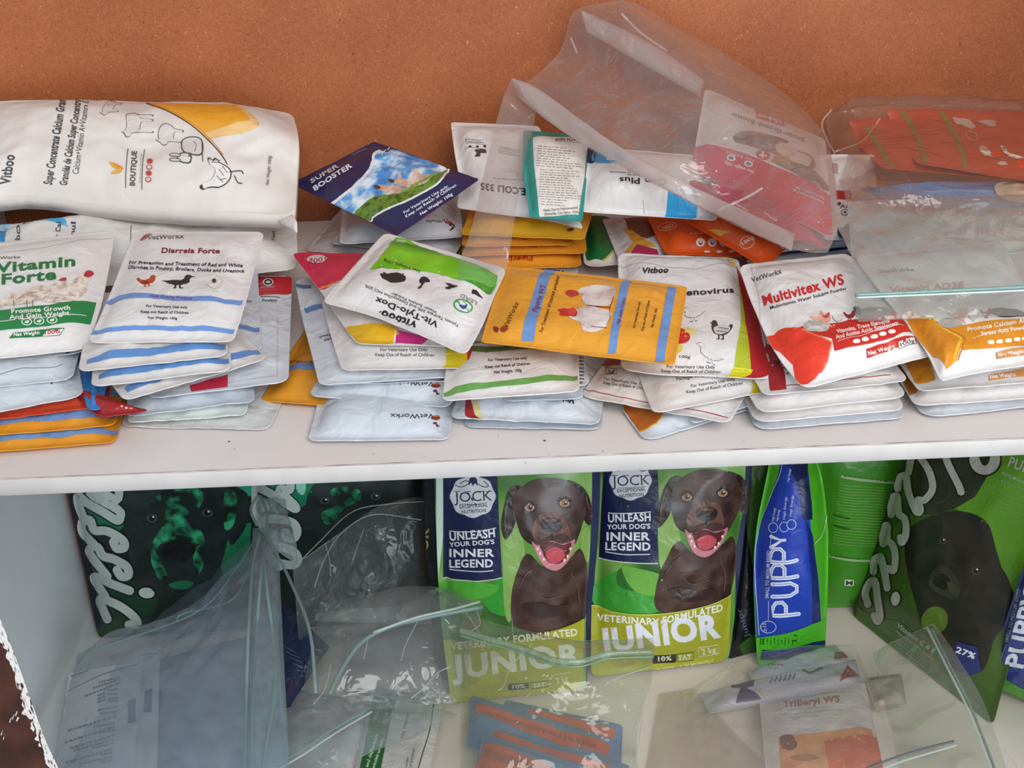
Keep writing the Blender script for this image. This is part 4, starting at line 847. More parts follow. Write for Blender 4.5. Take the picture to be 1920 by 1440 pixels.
GRP[0] = 'pouches inside the big clear bag'
# ================================================================ CLEAR BAGS ON THE UPPER SHELF AND WHAT THEY HOLD
# pink pouches in the big bag
sf = Surf(Z(1290, 335, .118), Z(1500, 395, .105), Z(1556, 468, .098), Z(1335, 402, .104), T=.012, rad=.006, wr=.003, wk=60, **S_()); A = Art(sf, z5)
for a, b in (((1200, 850), (1280, 880)), ((1260, 900), (1330, 920)), ((1350, 960), (1420, 1000)), ((1500, 1010), (1560, 1060))): A.line([a, ((a[0]+b[0])/2, a[1]+20), b], 6, '#e6b8c4', curve=True)
P_(sf, ink('#b3304f', .3, 0, .7), A, 'crumpled crimson pouch at the bottom inside the big clear bag')
sf = Surf(Y(1322, 165, .455), Y(1548, 262, .42), Z(1562, 447, .112), Y(1296, 318, .345), T=.012, rad=.008, rim=.004, wr=.001, **S_()); A = Art(sf, z5)
A.fill([(1150, 690), (1240, 680), (1400, 720), (1560, 790), (1700, 850), (1790, 910), (1860, 950), (1860, 1160), (1700, 1120), (1400, 1010), (1150, 850)], '#d42a4e')
A.line([(1150, 688), (1240, 680), (1400, 722), (1560, 790), (1700, 850), (1795, 912)], 8, '#ece2e0', curve=True, cap=False)
A.fill([(1450, 515), (1600, 555), (1592, 600), (1458, 560)], '#c8324a'); A.text('Vitboo', (1582, 568), (1468, 538), 20, '#efe4e2', .04, up=(-.2, 1))
A.text('Broiler Growth Booster', (1690, 655), (1340, 532), 20, '#6a6664', .01, up=(-.3, 1))
gb = mottled('print_gravel', ['#4b4136', '#7a6c58', '#a89a80'], 90, .4, 4)
A.blob([(1352, 645), (1400, 622), (1480, 630), (1560, 650), (1610, 670), (1600, 700), (1640, 710), (1720, 740), (1740, 790), (1700, 800), (1620, 760), (1520, 720), (1420, 690), (1365, 675)], gb)
A.blob([(1550, 690), (1600, 680), (1660, 720), (1720, 750), (1700, 790), (1640, 770), (1570, 730)], '#d6ccbc'); A.blob([(1530, 760), (1600, 760), (1720, 800), (1800, 880), (1790, 905), (1690, 850), (1600, 800)], gb)
A.blob([(1545, 740), (1610, 745), (1620, 785), (1560, 775)], '#a8905c'); A.ell((1492, 735), 34, 24, '#c04450', .3); A.fill([(1486, 718), (1496, 720), (1494, 752), (1484, 750)], '#efe4e2'); A.fill([(1472, 732), (1512, 736), (1510, 744), (1470, 740)], '#efe4e2')
for x, y in ((1340, 750), (1422, 778)): A.ell((x, y), 22, 15, '#efe6e6', .2); A.ell((x, y), 13, 8, '#6a7a8a', .2)
A.text('Feed Additive', (1450, 760), (1318, 720), 10, '#f0dcdc', .02, up=(-.3, 1)); A.text('Net weight 100g', (1448, 812), (1312, 766), 14, '#f4e6e6', .03, up=(-.3, 1))
A.text('Store Cool Dry Place', (1782, 938), (1635, 880), 11, '#f0dcdc', .02, up=(-.3, 1)); A.text('Keep away from Kids', (1780, 958), (1632, 896), 11, '#f0dcdc', .02, up=(-.3, 1))
P_(sf, ink('#d8d2ce'), A, 'white and crimson pouch seen through the big clear bag')
rt = empty('clear_bag', Z(1300, 400, .09)); setp(rt, 'big clear plastic bag standing crumpled against the brown hardboard, holding the white and crimson pouch', 'plastic bag'); ro = Vector(rt.location)
f1 = film(.10, '#f8f5f4', .09, .8, 30, '#ece4e0')
sf = Surf(Y(1104, 10, .495), Y(1552, 256, .385), Z(1552, 474, .122), Y(962, 165, .42), T=.026, rim=.002, rad=.004, wr=.0055, wk=13, soft=.3, under=.12, nx=64, ny=52, seed=3,
          t=[Y(1175, 2, .50), Y(1265, 50, .495), Y(1360, 104, .475), Y(1480, 182, .44)], l=[Y(1073, 25, .49), Y(1052, 92, .47), Y(1005, 142, .44)],
          b=[Y(1062, 250, .36), Y(1150, 305, .31), Y(1250, 358, .26), Y(1345, 406, .245), Z(1480, 466, .122)], r=[Z(1566, 340, .145), Z(1572, 420, .132)])
surface('film', sf, f1, None, ro, rt)
f2 = film(.34, '#f3efee', .10, .4, 40, '#ece2de')
sf = Surf(Y(958, 146, .42), Z(1490, 438, .132), Z(1483, 470, .125), Y(968, 180, .415), T=.003, rim=.001, rad=0, wr=.0018, wk=30, nx=60, ny=6, seed=5,
          t=[Y(1010, 168, .40), Y(1150, 268, .31), Y(1250, 325, .26), Y(1345, 372, .24)], b=[Y(1060, 250, .355), Y(1150, 300, .305), Y(1250, 356, .255), Y(1345, 404, .235)])
surface('seal_strip', sf, f2, None, ro, rt)
sf = Surf(Y(1088, 18, .488), Y(1320, 150, .47), Y(1312, 182, .465), Y(1100, 60, .48), T=.004, rim=.001, rad=0, wr=.003, wk=40, nx=40, ny=8, seed=9, t=[Y(1170, 55, .48), Y(1250, 100, .475)])
surface('fold', sf, film(.45, '#f3efee', .12, .8, 60, '#efe6e4'), None, ro, rt)
sf = Surf(Y(958, 148, .415), Y(1008, 185, .40), Z(950, 506, .098), Z(858, 498, .094), T=.004, rim=.001, rad=0, wr=.0025, wk=22, nx=14, ny=44, seed=12, single=False if 0 else 0 or None) if 0 else \
     Surf(Y(958, 148, .415), Y(1008, 185, .40), Z(950, 506, .098), Z(858, 498, .094), T=.004, rim=.001, rad=0, wr=.0025, wk=22, nx=14, ny=44, seed=12,
          l=[Y(940, 195, .42), Y(915, 290, .36), Z(886, 420, .125)], r=[Y(1000, 240, .41), Y(980, 320, .34), Z(962, 430, .122)])
surface('loose_flap', sf, film(.20, '#f3efee', .10, .6, 30, '#ece2de'), None, ro, rt, single=True)
for k, P in enumerate((((1345, 395), (1400, 370), (1430, 352)), ((1500, 452), (1540, 425), (1556, 412)), ((1165, 25), (1200, 60), (1250, 95)), ((1070, 70), (1078, 90), (1082, 100)))):
    yy = (.235, .22, .47, .475)[k]
    tube('crease_glint', [Y(x, y, yy) for x, y in P], 0.00061, film(.5, '#ffffff', .05, .2, 30, '#f4f2f2'), rt, ro, n=14, flat=2)  # whitish tubes along the creases stand in for bright highlight lines

GRP[0] = 'pouches inside the far right bag'
oc = ink('#cf5228', .4, 0, .35)
def green_bands(A, X):
    for P in X: A.line(P, 42, '#8a8a3a', curve=True, cap=False)
sf = Surf(Y(1590, 225, .455), Y(1800, 212, .46), Z(1880, 335, .130), Z(1652, 314, .130), T=.010, rad=.006, wr=.001, l=[Y(1605, 265, .43)], **S_()); A = Art(sf, c2)
green_bands(A, [[(560, 260), (640, 380), (720, 520), (780, 610)]])
P_(sf, oc, A, 'burnt orange pouch with an olive band in the far right bag, partly under its twin')
sf = Surf(Y(1660, 205, .445), Y(1985, 208, .45), Z(1985, 348, .138), Z(1718, 306, .136), T=.010, rad=.008, wr=.001, l=[Y(1680, 250, .415)], **S_()); A = Art(sf, c2)
green_bands(A, [[(860, 130), (940, 250), (1010, 400), (1060, 560)], [(1190, 140), (1270, 260), (1340, 400), (1400, 600)]])
cg = mottled('print_white_hens', ['#8a5c48', '#d8c4ac', '#e2d6c4'], 80, .4, 3)
for P in ([(1290, 180), (1340, 190), (1420, 200), (1480, 260), (1440, 280), (1370, 250), (1310, 230)], [(1500, 220), (1560, 205), (1650, 215), (1640, 260), (1560, 250)], [(1510, 440), (1550, 425), (1610, 480), (1600, 505), (1550, 500)], [(1690, 420), (1740, 440), (1760, 480), (1880, 520), (1870, 545), (1780, 520), (1710, 470)], [(1660, 570), (1710, 550), (1750, 580), (1700, 590)]): A.blob(P, cg)
A.line([(1390, 305), (1430, 370), (1490, 370), (1480, 320), (1420, 300)], 9, '#c9b0a0', curve=True); A.line([(1520, 470), (1600, 510), (1720, 540)], 10, '#b8937c', curve=True)
P_(sf, oc, A, 'burnt orange pouch with two olive bands and pale hens in the right bag')
sf = Surf(Z(1600, 352, .118), Z(1985, 345, .118), Z(1985, 392, .108), Z(1702, 388, .108), T=.014, rad=.01, wr=.0015, **S_()); P_(sf, ink('#5e7fae'), None, 'dusty blue pouch in the far right bag below the orange ones')
sf = Surf(Z(1860, 342, .13), Z(1990, 330, .13), Z(1990, 392, .118), Z(1872, 372, .12), T=.006, rad=.012, wr=.001, **S_()); P_(sf, ink('#cbb79c'), None, 'beige pouch corner at the right edge of the far right bag')
sf = strip((1696, 402), (1988, 414), .098, L=.07, T=.012, rad=.01, wr=.0012, **S_()); P_(sf, ink('#dd6a45'), None, 'salmon orange pouch edge below the dusty blue one in the right bag')
sf = strip((1655, 446), (1988, 436), .090, L=.08, T=.010, rad=.008, wr=.002, **S_()); P_(sf, mottled('green_pouch', ['#8fae7c', '#a9c08c', '#c9c6b0'], 18, .4, 3), None, 'pale green pouch edge low in the right bag')
sf = strip((1600, 486), (1986, 470), .083, L=.09, T=.012, rad=.008, wr=.004, wk=34, nx=40, **S_()); P_(sf, mottled('grey_crinkle', ['#aeb2b2', '#cfd0ce', '#c2b9ae'], 22, .28, 4), None, 'crinkled silver grey pouch under the pale green one in the right bag')
rt = empty('clear_bag', Z(1800, 440, .09)); setp(rt, 'clear bag at the upper right holding the burnt orange pouches', 'plastic bag'); ro = Vector(rt.location)
sf = Surf(Y(1548, 212, .47), Y(1985, 205, .475), Z(1985, 452, .112), Z(1600, 446, .105), T=.028, rim=.002, rad=.006, wr=.005, wk=16, under=.05, nx=48, ny=40, soft=.15, seed=4, l=[Y(1560, 290, .42), Z(1588, 380, .125)], t=[Y(1650, 197, .475), Y(1800, 203, .475)])
surface('film', sf, film(.13, '#f6efec', .13, .7, 30, '#d2bcb2'), None, ro, rt)
for P in (((1563, 285), (1590, 276), (1620, 262), (1650, 222)), ((1560, 205), (1541, 232), (1555, 270), (1566, 290), (1580, 345)), ((1690, 320), (1720, 352), (1780, 385), (1850, 430))):
    tube('crease_glint', [Y(x, y, .36 if y > 300 else .40) for x, y in P], 0.00044, film(.3, '#ffffff', .05, .2, 30, '#ead8ce'), rt, ro, n=16, flat=2)  # highlight lines on the film's creases, modelled as thin pale tubes
rt = empty('zip_bag', Z(1770, 520, .095)); setp(rt, 'clear zip bag lying over the amber banded pouch at the right', 'zip bag'); ro = Vector(rt.location)
sf = Surf(Z(1588, 380, .135), Z(1985, 360, .135), Z(1985, 586, .088), Z(1608, 603, .084), T=.008, rim=.001, rad=.002, wr=.0035, wk=20, under=-.6, nx=56, ny=44, soft=.25, seed=8, l=[Z(1594, 450, .12), Z(1600, 540, .10)])
surface('film', sf, film(.17, '#f4f5f3', .12, .7, 34, '#d8d2ce'), None, ro, rt)
zg = ink('#7fa39c', .25); zl = ink('#c4dcd6', .2)
tube('zip_strip', [Z(1603, 553, .1125), Z(1700, 549, .1145), Z(1820, 543, .1145), Z(1990, 535, .1140)], .0011, zg, rt, ro, flat=1.4)
tube('zip_strip', [Z(1605, 558, .1115), Z(1700, 554, .1135), Z(1820, 549, .1135), Z(1990, 541, .1130)], .0007, zl, rt, ro, flat=1.2)
# ================================================================ LOWER SHELF: PET FOOD BAGS AT THE BACK
def L_(px, py, h): return Z(px, py, ZL+h)
navy = '#17204a'
fol = mottled('print_foliage', ['#2e5c22', '#568f34', '#85b258'], 9, .3, 2, lo=.38, hi=.62)
def dog(A, f):
    """chocolate puppy head and chest; points traced from the first bag, f moves them"""
    p = lambda P: [f(x, y) for x, y in P]
    c1_ = mottled('print_puppy', ['#2e1d18', '#46302a', '#56403a'], 45, .3, 3); c2_ = '#2a1a16'; c3_ = '#6b4638'
    A.blob(p([(640, 540), (610, 620), (585, 700), (575, 800), (585, 890), (640, 930), (720, 950), (830, 930), (920, 900), (978, 870), (990, 780), (996, 660), (985, 560), (950, 490), (880, 560), (760, 590), (680, 520)]), c1_)
    A.blob(p([(590, 145), (555, 190), (535, 270), (522, 360), (542, 438), (580, 400), (605, 330), (625, 240), (645, 160)]), c2_)
    A.blob(p([(880, 120), (950, 140), (995, 190), (1020, 280), (1016, 355), (985, 350), (960, 290), (925, 210)]), c2_)
    A.blob(p([(600, 190), (640, 150), (700, 115), (780, 104), (860, 112), (925, 150), (965, 210), (985, 280), (968, 350), (945, 420), (920, 470), (860, 480), (790, 470), (700, 470), (640, 430), (610, 360), (592, 270)]), c1_)
    A.blob(p([(640, 235), (675, 222), (715, 250), (705, 290), (665, 298), (635, 275)]), '#3a2620'); A.blob(p([(830, 215), (870, 200), (910, 225), (905, 265), (870, 275), (835, 255)]), '#3a2620')
    A.blob(p([(735, 300), (790, 292), (850, 300), (880, 350), (900, 410), (880, 455), (820, 440), (800, 400), (770, 440), (720, 450), (690, 400), (705, 340)]), c3_)
    A.blob(p([(725, 400), (780, 410), (800, 430), (830, 410), (890, 420), (885, 455), (800, 445), (720, 455)]), '#4a2e26')
    A.blob(p([(690, 450), (720, 470), (760, 460), (800, 445), (850, 462), (900, 450), (925, 440), (912, 500), (885, 560), (840, 602), (800, 606), (755, 580), (720, 525)]), '#c8808a')
    A.blob(p([(735, 468), (800, 450), (860, 468), (905, 455), (890, 520), (850, 565), (800, 570), (765, 545), (745, 500)]), '#5a1e20')
    A.blob(p([(768, 505), (815, 480), (862, 498), (870, 530), (838, 562), (795, 566), (772, 540)]), '#c24a56')
    for x, y in ((722, 488), (735, 515), (755, 545), (868, 552), (885, 530), (900, 490)): A.ell(f(x, y), 6, 9, '#e8dcd0')
    A.blob(p([(738, 340), (770, 322), (810, 320), (848, 335), (855, 370), (835, 395), (800, 405), (762, 395), (742, 370)]), '#2a1714'); A.ell(f(775, 372), 12, 9, '#120a0a'); A.ell(f(828, 366), 12, 9, '#120a0a'); A.line(p([(802, 405), (802, 440)]), 5, '#2a1714')
    A.blob(p([(760, 332), (800, 326), (830, 334), (800, 342)]), '#6b4840')
    for x, y in ((677, 262), (868, 238)):
        A.ell(f(x, y), 26, 21, '#c2a88c'); A.ell(f(x, y), 20, 18, '#8a6238'); A.ell(f(x+2, y), 11, 11, '#140c0a'); A.ell(f(x+6, y-5), 4, 4, '#efe8e0'); A.line(p([(x-28, y-6), (x, y-24), (x+28, y-6)]), 6, '#2a1a16', curve=True)
    for P in ([(560, 210), (545, 300), (545, 390)], [(620, 700), (650, 640), (690, 600)], [(900, 620), (940, 700), (950, 800)], [(700, 700), (760, 760), (860, 740)], [(985, 200), (1000, 270)]): A.line(p(P), 7, '#5f473e', curve=True)
    A.blob(p([(640, 800), (720, 780), (820, 800), (900, 790), (860, 850), (720, 860)]), '#352320')
def badge(A, c, rx, ry):
    n = 64; A.fill([(c[0]+rx*(1+.035*math.cos(8*t))*math.cos(t), c[1]+ry*(1+.035*math.cos(8*t))*math.sin(t)) for t in [2*math.pi*i/n for i in range(n)]], '#23305c')
    A.fill([(c[0]+rx*.95*(1+.035*math.cos(8*t))*math.cos(t), c[1]+ry*.95*(1+.035*math.cos(8*t))*math.sin(t)) for t in [2*math.pi*i/n for i in range(n)]], '#d4d5d8')
    x, y = c
    A.text('JOCK', (x-100, y+32), (x+105, y+22), 56, '#23284a', .0); 
    for dx in (-88, -25, 40, 88): A.line([(x+dx-16, y-26), (x+dx+16, y-28)], 4, '#23284a', cap=False)
    A.text('EXCEPTIONAL', (x-72, y+66), (x+82, y+56), 18, '#23284a', .01); A.text('NUTRITION', (x-60, y+94), (x+72, y+84), 18, '#23284a', .01); A.line([(x-72, y+42), (x+80, y+34)], 2.5, '#23284a', cap=False)
    A.line([(x-95, y-60), (x-60, y-52), (x-20, y-72), (x-40, y-86), (x-70, y-70)], 4, '#23284a', curve=True); A.line([(x+20, y-72), (x+60, y-52), (x+85, y-58), (x+60, y-84)], 4, '#23284a', curve=True)
    A.blob([(x-22, y-60), (x-18, y-95), (x, y-104), (x+20, y-98), (x+26, y-60), (x+12, y-72), (x, y-58), (x-10, y-74)], '#1c2348')
def slogan(A, R):
    """R: list of (text, a, b, h)"""
    for t, a, b, h in R: A.text(t, a, b, h, '#e4e4ea', .03)
yb = '#a3a628'
def pets(sf, A, label):
    rt = surface('pet_food_bag', sf, ink(navy, .25, 0, .35, 25), A, None, None, label, 'pet food bag', None); return rt
# bag one
sf = Surf(Y(812, 838, .42), Y(1127, 830, .42), L_(1100, 1290, .004), L_(846, 1316, .004), T=.030, rim=.010, rad=.010, wr=.0022, wk=16, soft=.35, nx=44, ny=60, seed=21, l=[Y(818, 1000, .405), Y(826, 1150, .385)], r=[Y(1122, 1000, .405), Y(1108, 1150, .385)])
A = Art(sf, w3)
A.fill([(160, 20), (1020, 0), (1015, 300), (1000, 600), (985, 900), (985, 1400), (180, 1400), (172, 700)], fol); A.fill([(168, 60), (205, 60), (208, 400), (175, 700)], '#bcd6c4')
A.blob([(540, 640), (640, 700), (600, 850), (460, 830), (430, 720)], '#2c9a2c'); A.blob([(200, 670), (500, 690), (420, 760), (220, 740)], '#4fae34')
A.fill([(208, 40), (500, 30), (512, 350), (527, 650), (400, 668), (205, 650)], navy); A.line([(205, 650), (400, 668), (527, 648)], 5, '#cfe0cc', cap=False)
badge(A, (368, 205), 128, 120)
slogan(A, [('UNLEASH', (243, 445), (490, 424), 44), ("YOUR DOG'S", (240, 480), (486, 462), 24), ('INNER', (240, 533), (486, 530), 42), ('LEGEND', (240, 592), (478, 588), 42)])
A.line([(240, 393), (495, 376)], 5, '#e4e4ea', cap=False); A.line([(240, 602), (480, 608)], 5, '#e4e4ea', cap=False)
A.blob([(530, 330), (600, 300), (640, 430), (650, 560), (600, 640), (575, 880), (540, 820), (530, 560)], '#86ad58'); A.blob([(960, 400), (1005, 380), (1000, 560), (960, 500)], '#86ad58')
dog(A, lambda x, y: (x, y))
A.fill([(190, 985), (400, 1000), (600, 985), (800, 935), (978, 870), (970, 1140), (955, 1400), (200, 1400)], yb)
A.text('VETERINARY FORMULATED', (250, 1040), (940, 958), 38, '#e2e4c8', .035); A.text('JUNIOR', (255, 1190), (965, 1110), 116, '#d6dbc8', .045)
A.fill([(560, 1225), (672, 1216), (674, 1250), (562, 1260)], '#22261c'); A.text('10%', (585, 1252), (655, 1245), 22, '#d8dcc0', .02); A.line([(682, 1218), (782, 1206), (780, 1240), (684, 1252), (682, 1218)], 4, '#22261c'); A.text('FAT', (705, 1244), (765, 1236), 22, '#d8dcc0', .03); A.text('2 kg', (825, 1225), (890, 1210), 34, '#d8dcc0', .01); A.line([(808, 1175), (905, 1160)], 3, '#d8dcc0')
pets(sf, A, 'pet food bag with a brown puppy, green and olive, half hidden by clear bags')
f2_ = lambda x, y: (x+860-(y-250)*.13, (y-250)*.95+195)
sf = Surf(Y(1108, 836, .46), Y(1412, 828, .46), L_(1366, 1238, .004), L_(1108, 1268, .004), T=.030, rim=.010, rad=.010, wr=.0022, wk=16, soft=.35, nx=44, ny=60, seed=24, r=[Y(1402, 950, .45), Y(1385, 1100, .43)])
A = Art(sf, w3)
A.fill([(1060, -30), (1860, -30), (1840, 300), (1800, 500), (1800, 740), (1780, 1250), (1010, 1250), (1030, 700), (1050, 300)], fol)
A.blob([(1020, 700), (1200, 600), (1360, 680), (1380, 830), (1200, 850), (1040, 800)], '#3c9c34'); A.blob([(1170, 600), (1300, 640), (1260, 720), (1160, 690)], '#2c6c20')
A.fill([(1085, -30), (1372, -30), (1378, 570), (1200, 565), (1055, 540), (1070, 250)], navy); A.line([(1055, 540), (1200, 565), (1378, 570)], 5, '#cfe0cc', cap=False)
badge(A, (1228, 118), 118, 112)
slogan(A, [('UNLEASH', (1106, 345), (1338, 337), 42), ("YOUR DOG'S", (1100, 384), (1335, 379), 26), ('INNER', (1097, 444), (1335, 443), 44), ('LEGEND', (1090, 496), (1336, 498), 42)])
A.line([(1105, 295), (1340, 288)], 5, '#e4e4ea', cap=False); A.line([(1090, 506), (1335, 520)], 5, '#e4e4ea', cap=False)
A.blob([(1382, 330), (1450, 300), (1500, 430), (1470, 540), (1420, 640), (1385, 560)], '#86ad58'); A.blob([(1180, 590), (1280, 600), (1400, 640), (1390, 740), (1250, 720)], '#6cae44')
dog(A, f2_)
A.fill([(1015, 795), (1120, 830), (1250, 847), (1400, 843), (1560, 820), (1775, 742), (1765, 1000), (1735, 1160), (1370, 1190), (1005, 1300)], yb); A.line([(1015, 795), (1120, 830), (1250, 847), (1400, 843), (1560, 820), (1775, 742)], 5, '#c8d060', cap=False)
A.text('VETERINARY', (1045, 880), (1385, 905), 36, '#ebebdc', .035, up=(0, -1)); A.text('FORMULATED', (1402, 898), (1730, 826), 38, '#ebebdc', .035, up=(0, -1))
A.text('JUNIOR', (1062, 1052), (1722, 962), 124, '#dfe2ec', .05)
A.fill([(1345, 1070), (1476, 1062), (1478, 1108), (1347, 1114)], '#1c1f18'); A.text('10%', (1378, 1102), (1452, 1096), 26, '#dfe2d0', .03); A.line([(1480, 1062), (1572, 1052), (1570, 1095), (1482, 1104), (1480, 1062)], 4, '#1c1f18'); A.text('FAT', (1495, 1096), (1560, 1088), 26, '#dfe2d0', .03)
A.line([(1598, 1028), (1708, 1010), (1706, 1060), (1600, 1078), (1598, 1028)], 3, '#dfe2d0'); A.text('2 kg', (1618, 1068), (1695, 1052), 34, '#dfe2d0', .01); A.text('PUPPIES - 2-24 MONTHS', (1372, 1162), (1690, 1108), 20, '#d0d48c', .02)
pets(sf, A, 'pet food bag with a brown puppy and JUNIOR lettering clearly readable')
sf = Surf(Y(788, 850, .45), Y(822, 850, .43), L_(852, 1285, .01), L_(815, 1262, .01), T=.006, rim=.002, rad=0, wr=.001, nx=10, ny=30, seed=2); A = Art(sf, w3)
A.text('JUNIOR', (118, 690), (128, 380), 24, '#b0b45a', .03)
surface('pet_food_bag', sf, ink('#10131c', .3), A, None, None, 'black sided pet food bag edge just left of the left puppy bag', 'pet food bag')
# black and green bag between
sf = Surf(Y(1392, 840, .49), Y(1470, 840, .49), L_(1440, 1215, .004), L_(1366, 1236, .004), T=.012, rim=.004, rad=.004, wr=.0025, wk=18, nx=18, ny=44, seed=6); A = Art(sf, w6)
A.fill([(150, 60), (420, 60), (330, 330), (260, 560), (240, 800), (200, 560), (180, 330)], '#3a6a28'); A.text('Junior', (215, 1190), (160, 1010), 30, '#4a5a78', .02); A.fill([(150, 1240), (300, 1130), (300, 1320), (170, 1300)], '#2e5c22')
surface('pet_food_bag', sf, ink('#12151a', .3, 0, .5), A, None, None, 'black and green bag squeezed between the puppy bag and the blue one', 'pet food bag')
# blue puppy food bag, side on
sf = Surf(Y(1448, 832, .46), Y(1520, 830, .46), L_(1547, 1220, .004), L_(1420, 1250, .004), T=.032, rim=.003, rad=.006, wr=.0035, wk=14, soft=.4, nx=36, ny=56, seed=31,
          l=[Y(1436, 900, .44), Y(1418, 990, .425), Y(1413, 1090, .415)], r=[Y(1542, 900, .44), Y(1553, 1000, .43), Y(1552, 1100, .42)]); A = Art(sf, w6)
A.fill([(420, -40), (560, -40), (560, 120), (585, 470), (600, 620), (640, 900), (655, 1120), (260, 1220), (240, 760), (250, 620), (285, 470), (340, 330)], '#1c3fae')
A.fill([(440, -40), (570, -40), (570, 200), (600, 470), (540, 470), (500, 240), (440, 120)], '#14204e'); A.fill([(560, 470), (600, 560), (640, 900), (655, 1130), (600, 1120), (590, 800)], '#14256a'); A.line([(420, 80), (345, 320), (285, 470), (250, 640), (246, 760), (272, 1180)], 4, '#c6d8d0', cap=False)
def strk(A, P, w, c='#dfe6f4'): A.line(P, w, c, curve=len(P) > 3)
# PUPPY reads upward in outlined rounded capitals
def L2(P): return [(355+(x)*162+(y-0)*0, 1078-y*1) for x, y in P]
for k, y0 in (('P', 0), ('U', 112), ('P', 232), ('P', 330)):
    sk = y0*.0
    if k == 'P': Q = [(1, 8), (0, 8), (0, 60), (.12, 84), (.36, 84), (.5, 60), (.5, 10)]
    else: Q = [(0, 12), (.7, 12), (.95, 35), (.95, 68), (.7, 88), (0, 88)]
    P = [(358+x*158-(y0)*.04, 1068-y0-y-(x*10)) for x, y in Q]
    A.line(P, 24, '#dfe6f4'); A.line(P, 5, '#6f8ad0')
P = [(345, 632), (392, 590), (345, 570)]; A.line([(345, 640), (410, 598), (345, 575)], 22, '#dfe6f4'); A.line([(400, 598), (430, 596)], 18, '#dfe6f4')
A.text('SMALL TO MEDIUM BREED', (330, 955), (340, 662), 21, '#c8d4ee', .01); A.line([(328, 1090), (330, 970)], 3, '#c8d4ee'); A.line([(340, 655), (348, 560)], 3, '#c8d4ee')
A.ell((328, 1130), 50, 38, '#c8d4ee'); A.ell((328, 1130), 46, 34, '#1c3fae'); A.text('2-12', (318, 1155), (312, 1105), 20, '#c8d4ee', .01)
for c in ((358, 520), (425, 515), (470, 500)): A.ell(c, 30, 32, '#c8d4ee'); A.ell(c, 26, 28, '#1c3fae')
for x, a, b in ((362, 480, 400), (388, 480, 410), (430, 470, 330), (470, 450, 320), (455, 240, 160)): A.text('High Energy', (x, a), (x+12, b), 14, '#c8d4ee', .01)
A.fill([(255, 1200), (600, 1110), (680, 1080), (690, 1215), (500, 1245), (290, 1280)], '#46b41c'); A.fill([(290, 1268), (480, 1262), (600, 1222), (680, 1212), (690, 1300), (280, 1330)], '#16305a')
for i in range(9): A.line([(300+i*22, 1195+(i % 3)*6), (300+i*22, 1240-(i % 2)*8)], 5, '#1f5a18', cap=False)
A.text('2.1', (500, 1225), (506, 1180), 22, '#123c10', .02); A.text('ZIZ', (300, 1240), (302, 1195), 24, '#123c10', .03)
A.line([(610, 620), (660, 560), (690, 440)], 6, '#b8d0a8', curve=True)
surface('pet_food_bag', sf, ink('#4fb524', .26, 0, .6, 25), A, None, None, 'narrow blue bag with PUPPY written up its side and green edges', 'pet food bag')
# green bag behind
sf = Surf(Y(1534, 832, .50), Y(1790, 826, .50), Y(1760, 1131, .508), Y(1530, 1139, .508), T=.012, rim=.006, rad=.006, wr=.0015, wk=14, nx=26, ny=40, seed=33); A = Art(sf, w6)
A.line([(775, 205), (900, 228), (1100, 245)], 16, '#9fc08c', cap=False); A.lines((790, 200), (1090, 238), 1, 10, 5, '#2e5c1c', 3)
for i in range(22): A.line([(765-i*2, 255+i*17), (1040, 278+i*17)], 3, '#8fbf62', cap=False)
for y in (440, 505): A.line([(728, y), (830, y+22)], 7, '#1c4410', cap=False)
A.line([(700, 690), (950, 722)], 13, '#9fc08c', cap=False); A.lines((705, 688), (940, 718), 1, 10, 5, '#2e5c1c', 5)
A.fill([(797, 835), (852, 838), (850, 875), (795, 872)], '#dfe4dc'); A.text('M', (803, 868), (845, 870), 26, '#2a3a2a', .04)
for i in range(4): A.line([(930, 108+i*9), (1060, 112+i*9)], 2, '#9fc08c', cap=False)
surface('pet_food_bag', sf, ink('#3f8f1c', .3, 0, .3), A, None, None, 'plain green bag back with rows of fine print, standing behind the blue one', 'pet food bag')
def script(A, strokes, w, fillc='#b6bdb2', edge='#14180f'):
    for ww, c in ((w+14, edge), (w, fillc)):
        for k, P in enumerate(strokes):
            C = crom([Vector(p) for p in P], 44); A.line([tuple(p) for p in C], ww, c, keep=k > 0)
            for p in C[::2]:
                A.n += .02
                A.fill([(p.x+ww/2*math.cos(a), p.y+ww/2*math.sin(a)) for a in [math.pi*i/7 for i in range(14)]], c, keep=True)
# big tilted bag right
sf = Surf(Y(1712, 815, .44), Y(2010, 810, .30), L_(1862, 1360, .004), L_(1598, 1152, .004), T=.030, rim=.008, rad=.008, wr=.003, wk=11, soft=.3, nx=48, ny=60, seed=41, l=[Y(1680, 900, .46), Y(1640, 1030, .49)]); A = Art(sf, w6)
A.fill([(1000, -60), (1800, -60), (1700, 150), (1600, 330), (1480, 400), (1340, 440), (1200, 430), (1050, 560), (900, 800), (880, 1000), (1100, 1150), (900, 1150), (800, 900), (1000, 400)], '#2c3320')
A.fill([(1900, -60), (2300, 60), (2200, 700), (1960, 1000), (1830, 980), (1750, 720), (1700, 560), (1600, 440), (1470, 405), (1600, 330), (1680, 200), (1740, 20)], '#5d9a1e')
dk = mottled('print_black_puppy', ['#191a14', '#22221a', '#2e2c22'], 25, .3, 4)
A.blob([(1180, 560), (1260, 480), (1400, 430), (1500, 420), (1600, 440), (1680, 500), (1720, 620), (1750, 740), (1800, 830), (1840, 960), (1800, 1100), (1720, 1200), (1640, 1400), (1450, 1380), (1380, 1250), (1280, 1150), (1240, 1000), (1200, 860), (1170, 700)], dk)
A.fill([(880, 1010), (960, 1060), (1120, 1090), (1240, 1180), (1400, 1400), (1700, 1700), (1400, 1600), (860, 1080)], '#3f6a22'); A.ell((1350, 1090), 80, 90, '#5c7c26', .5)
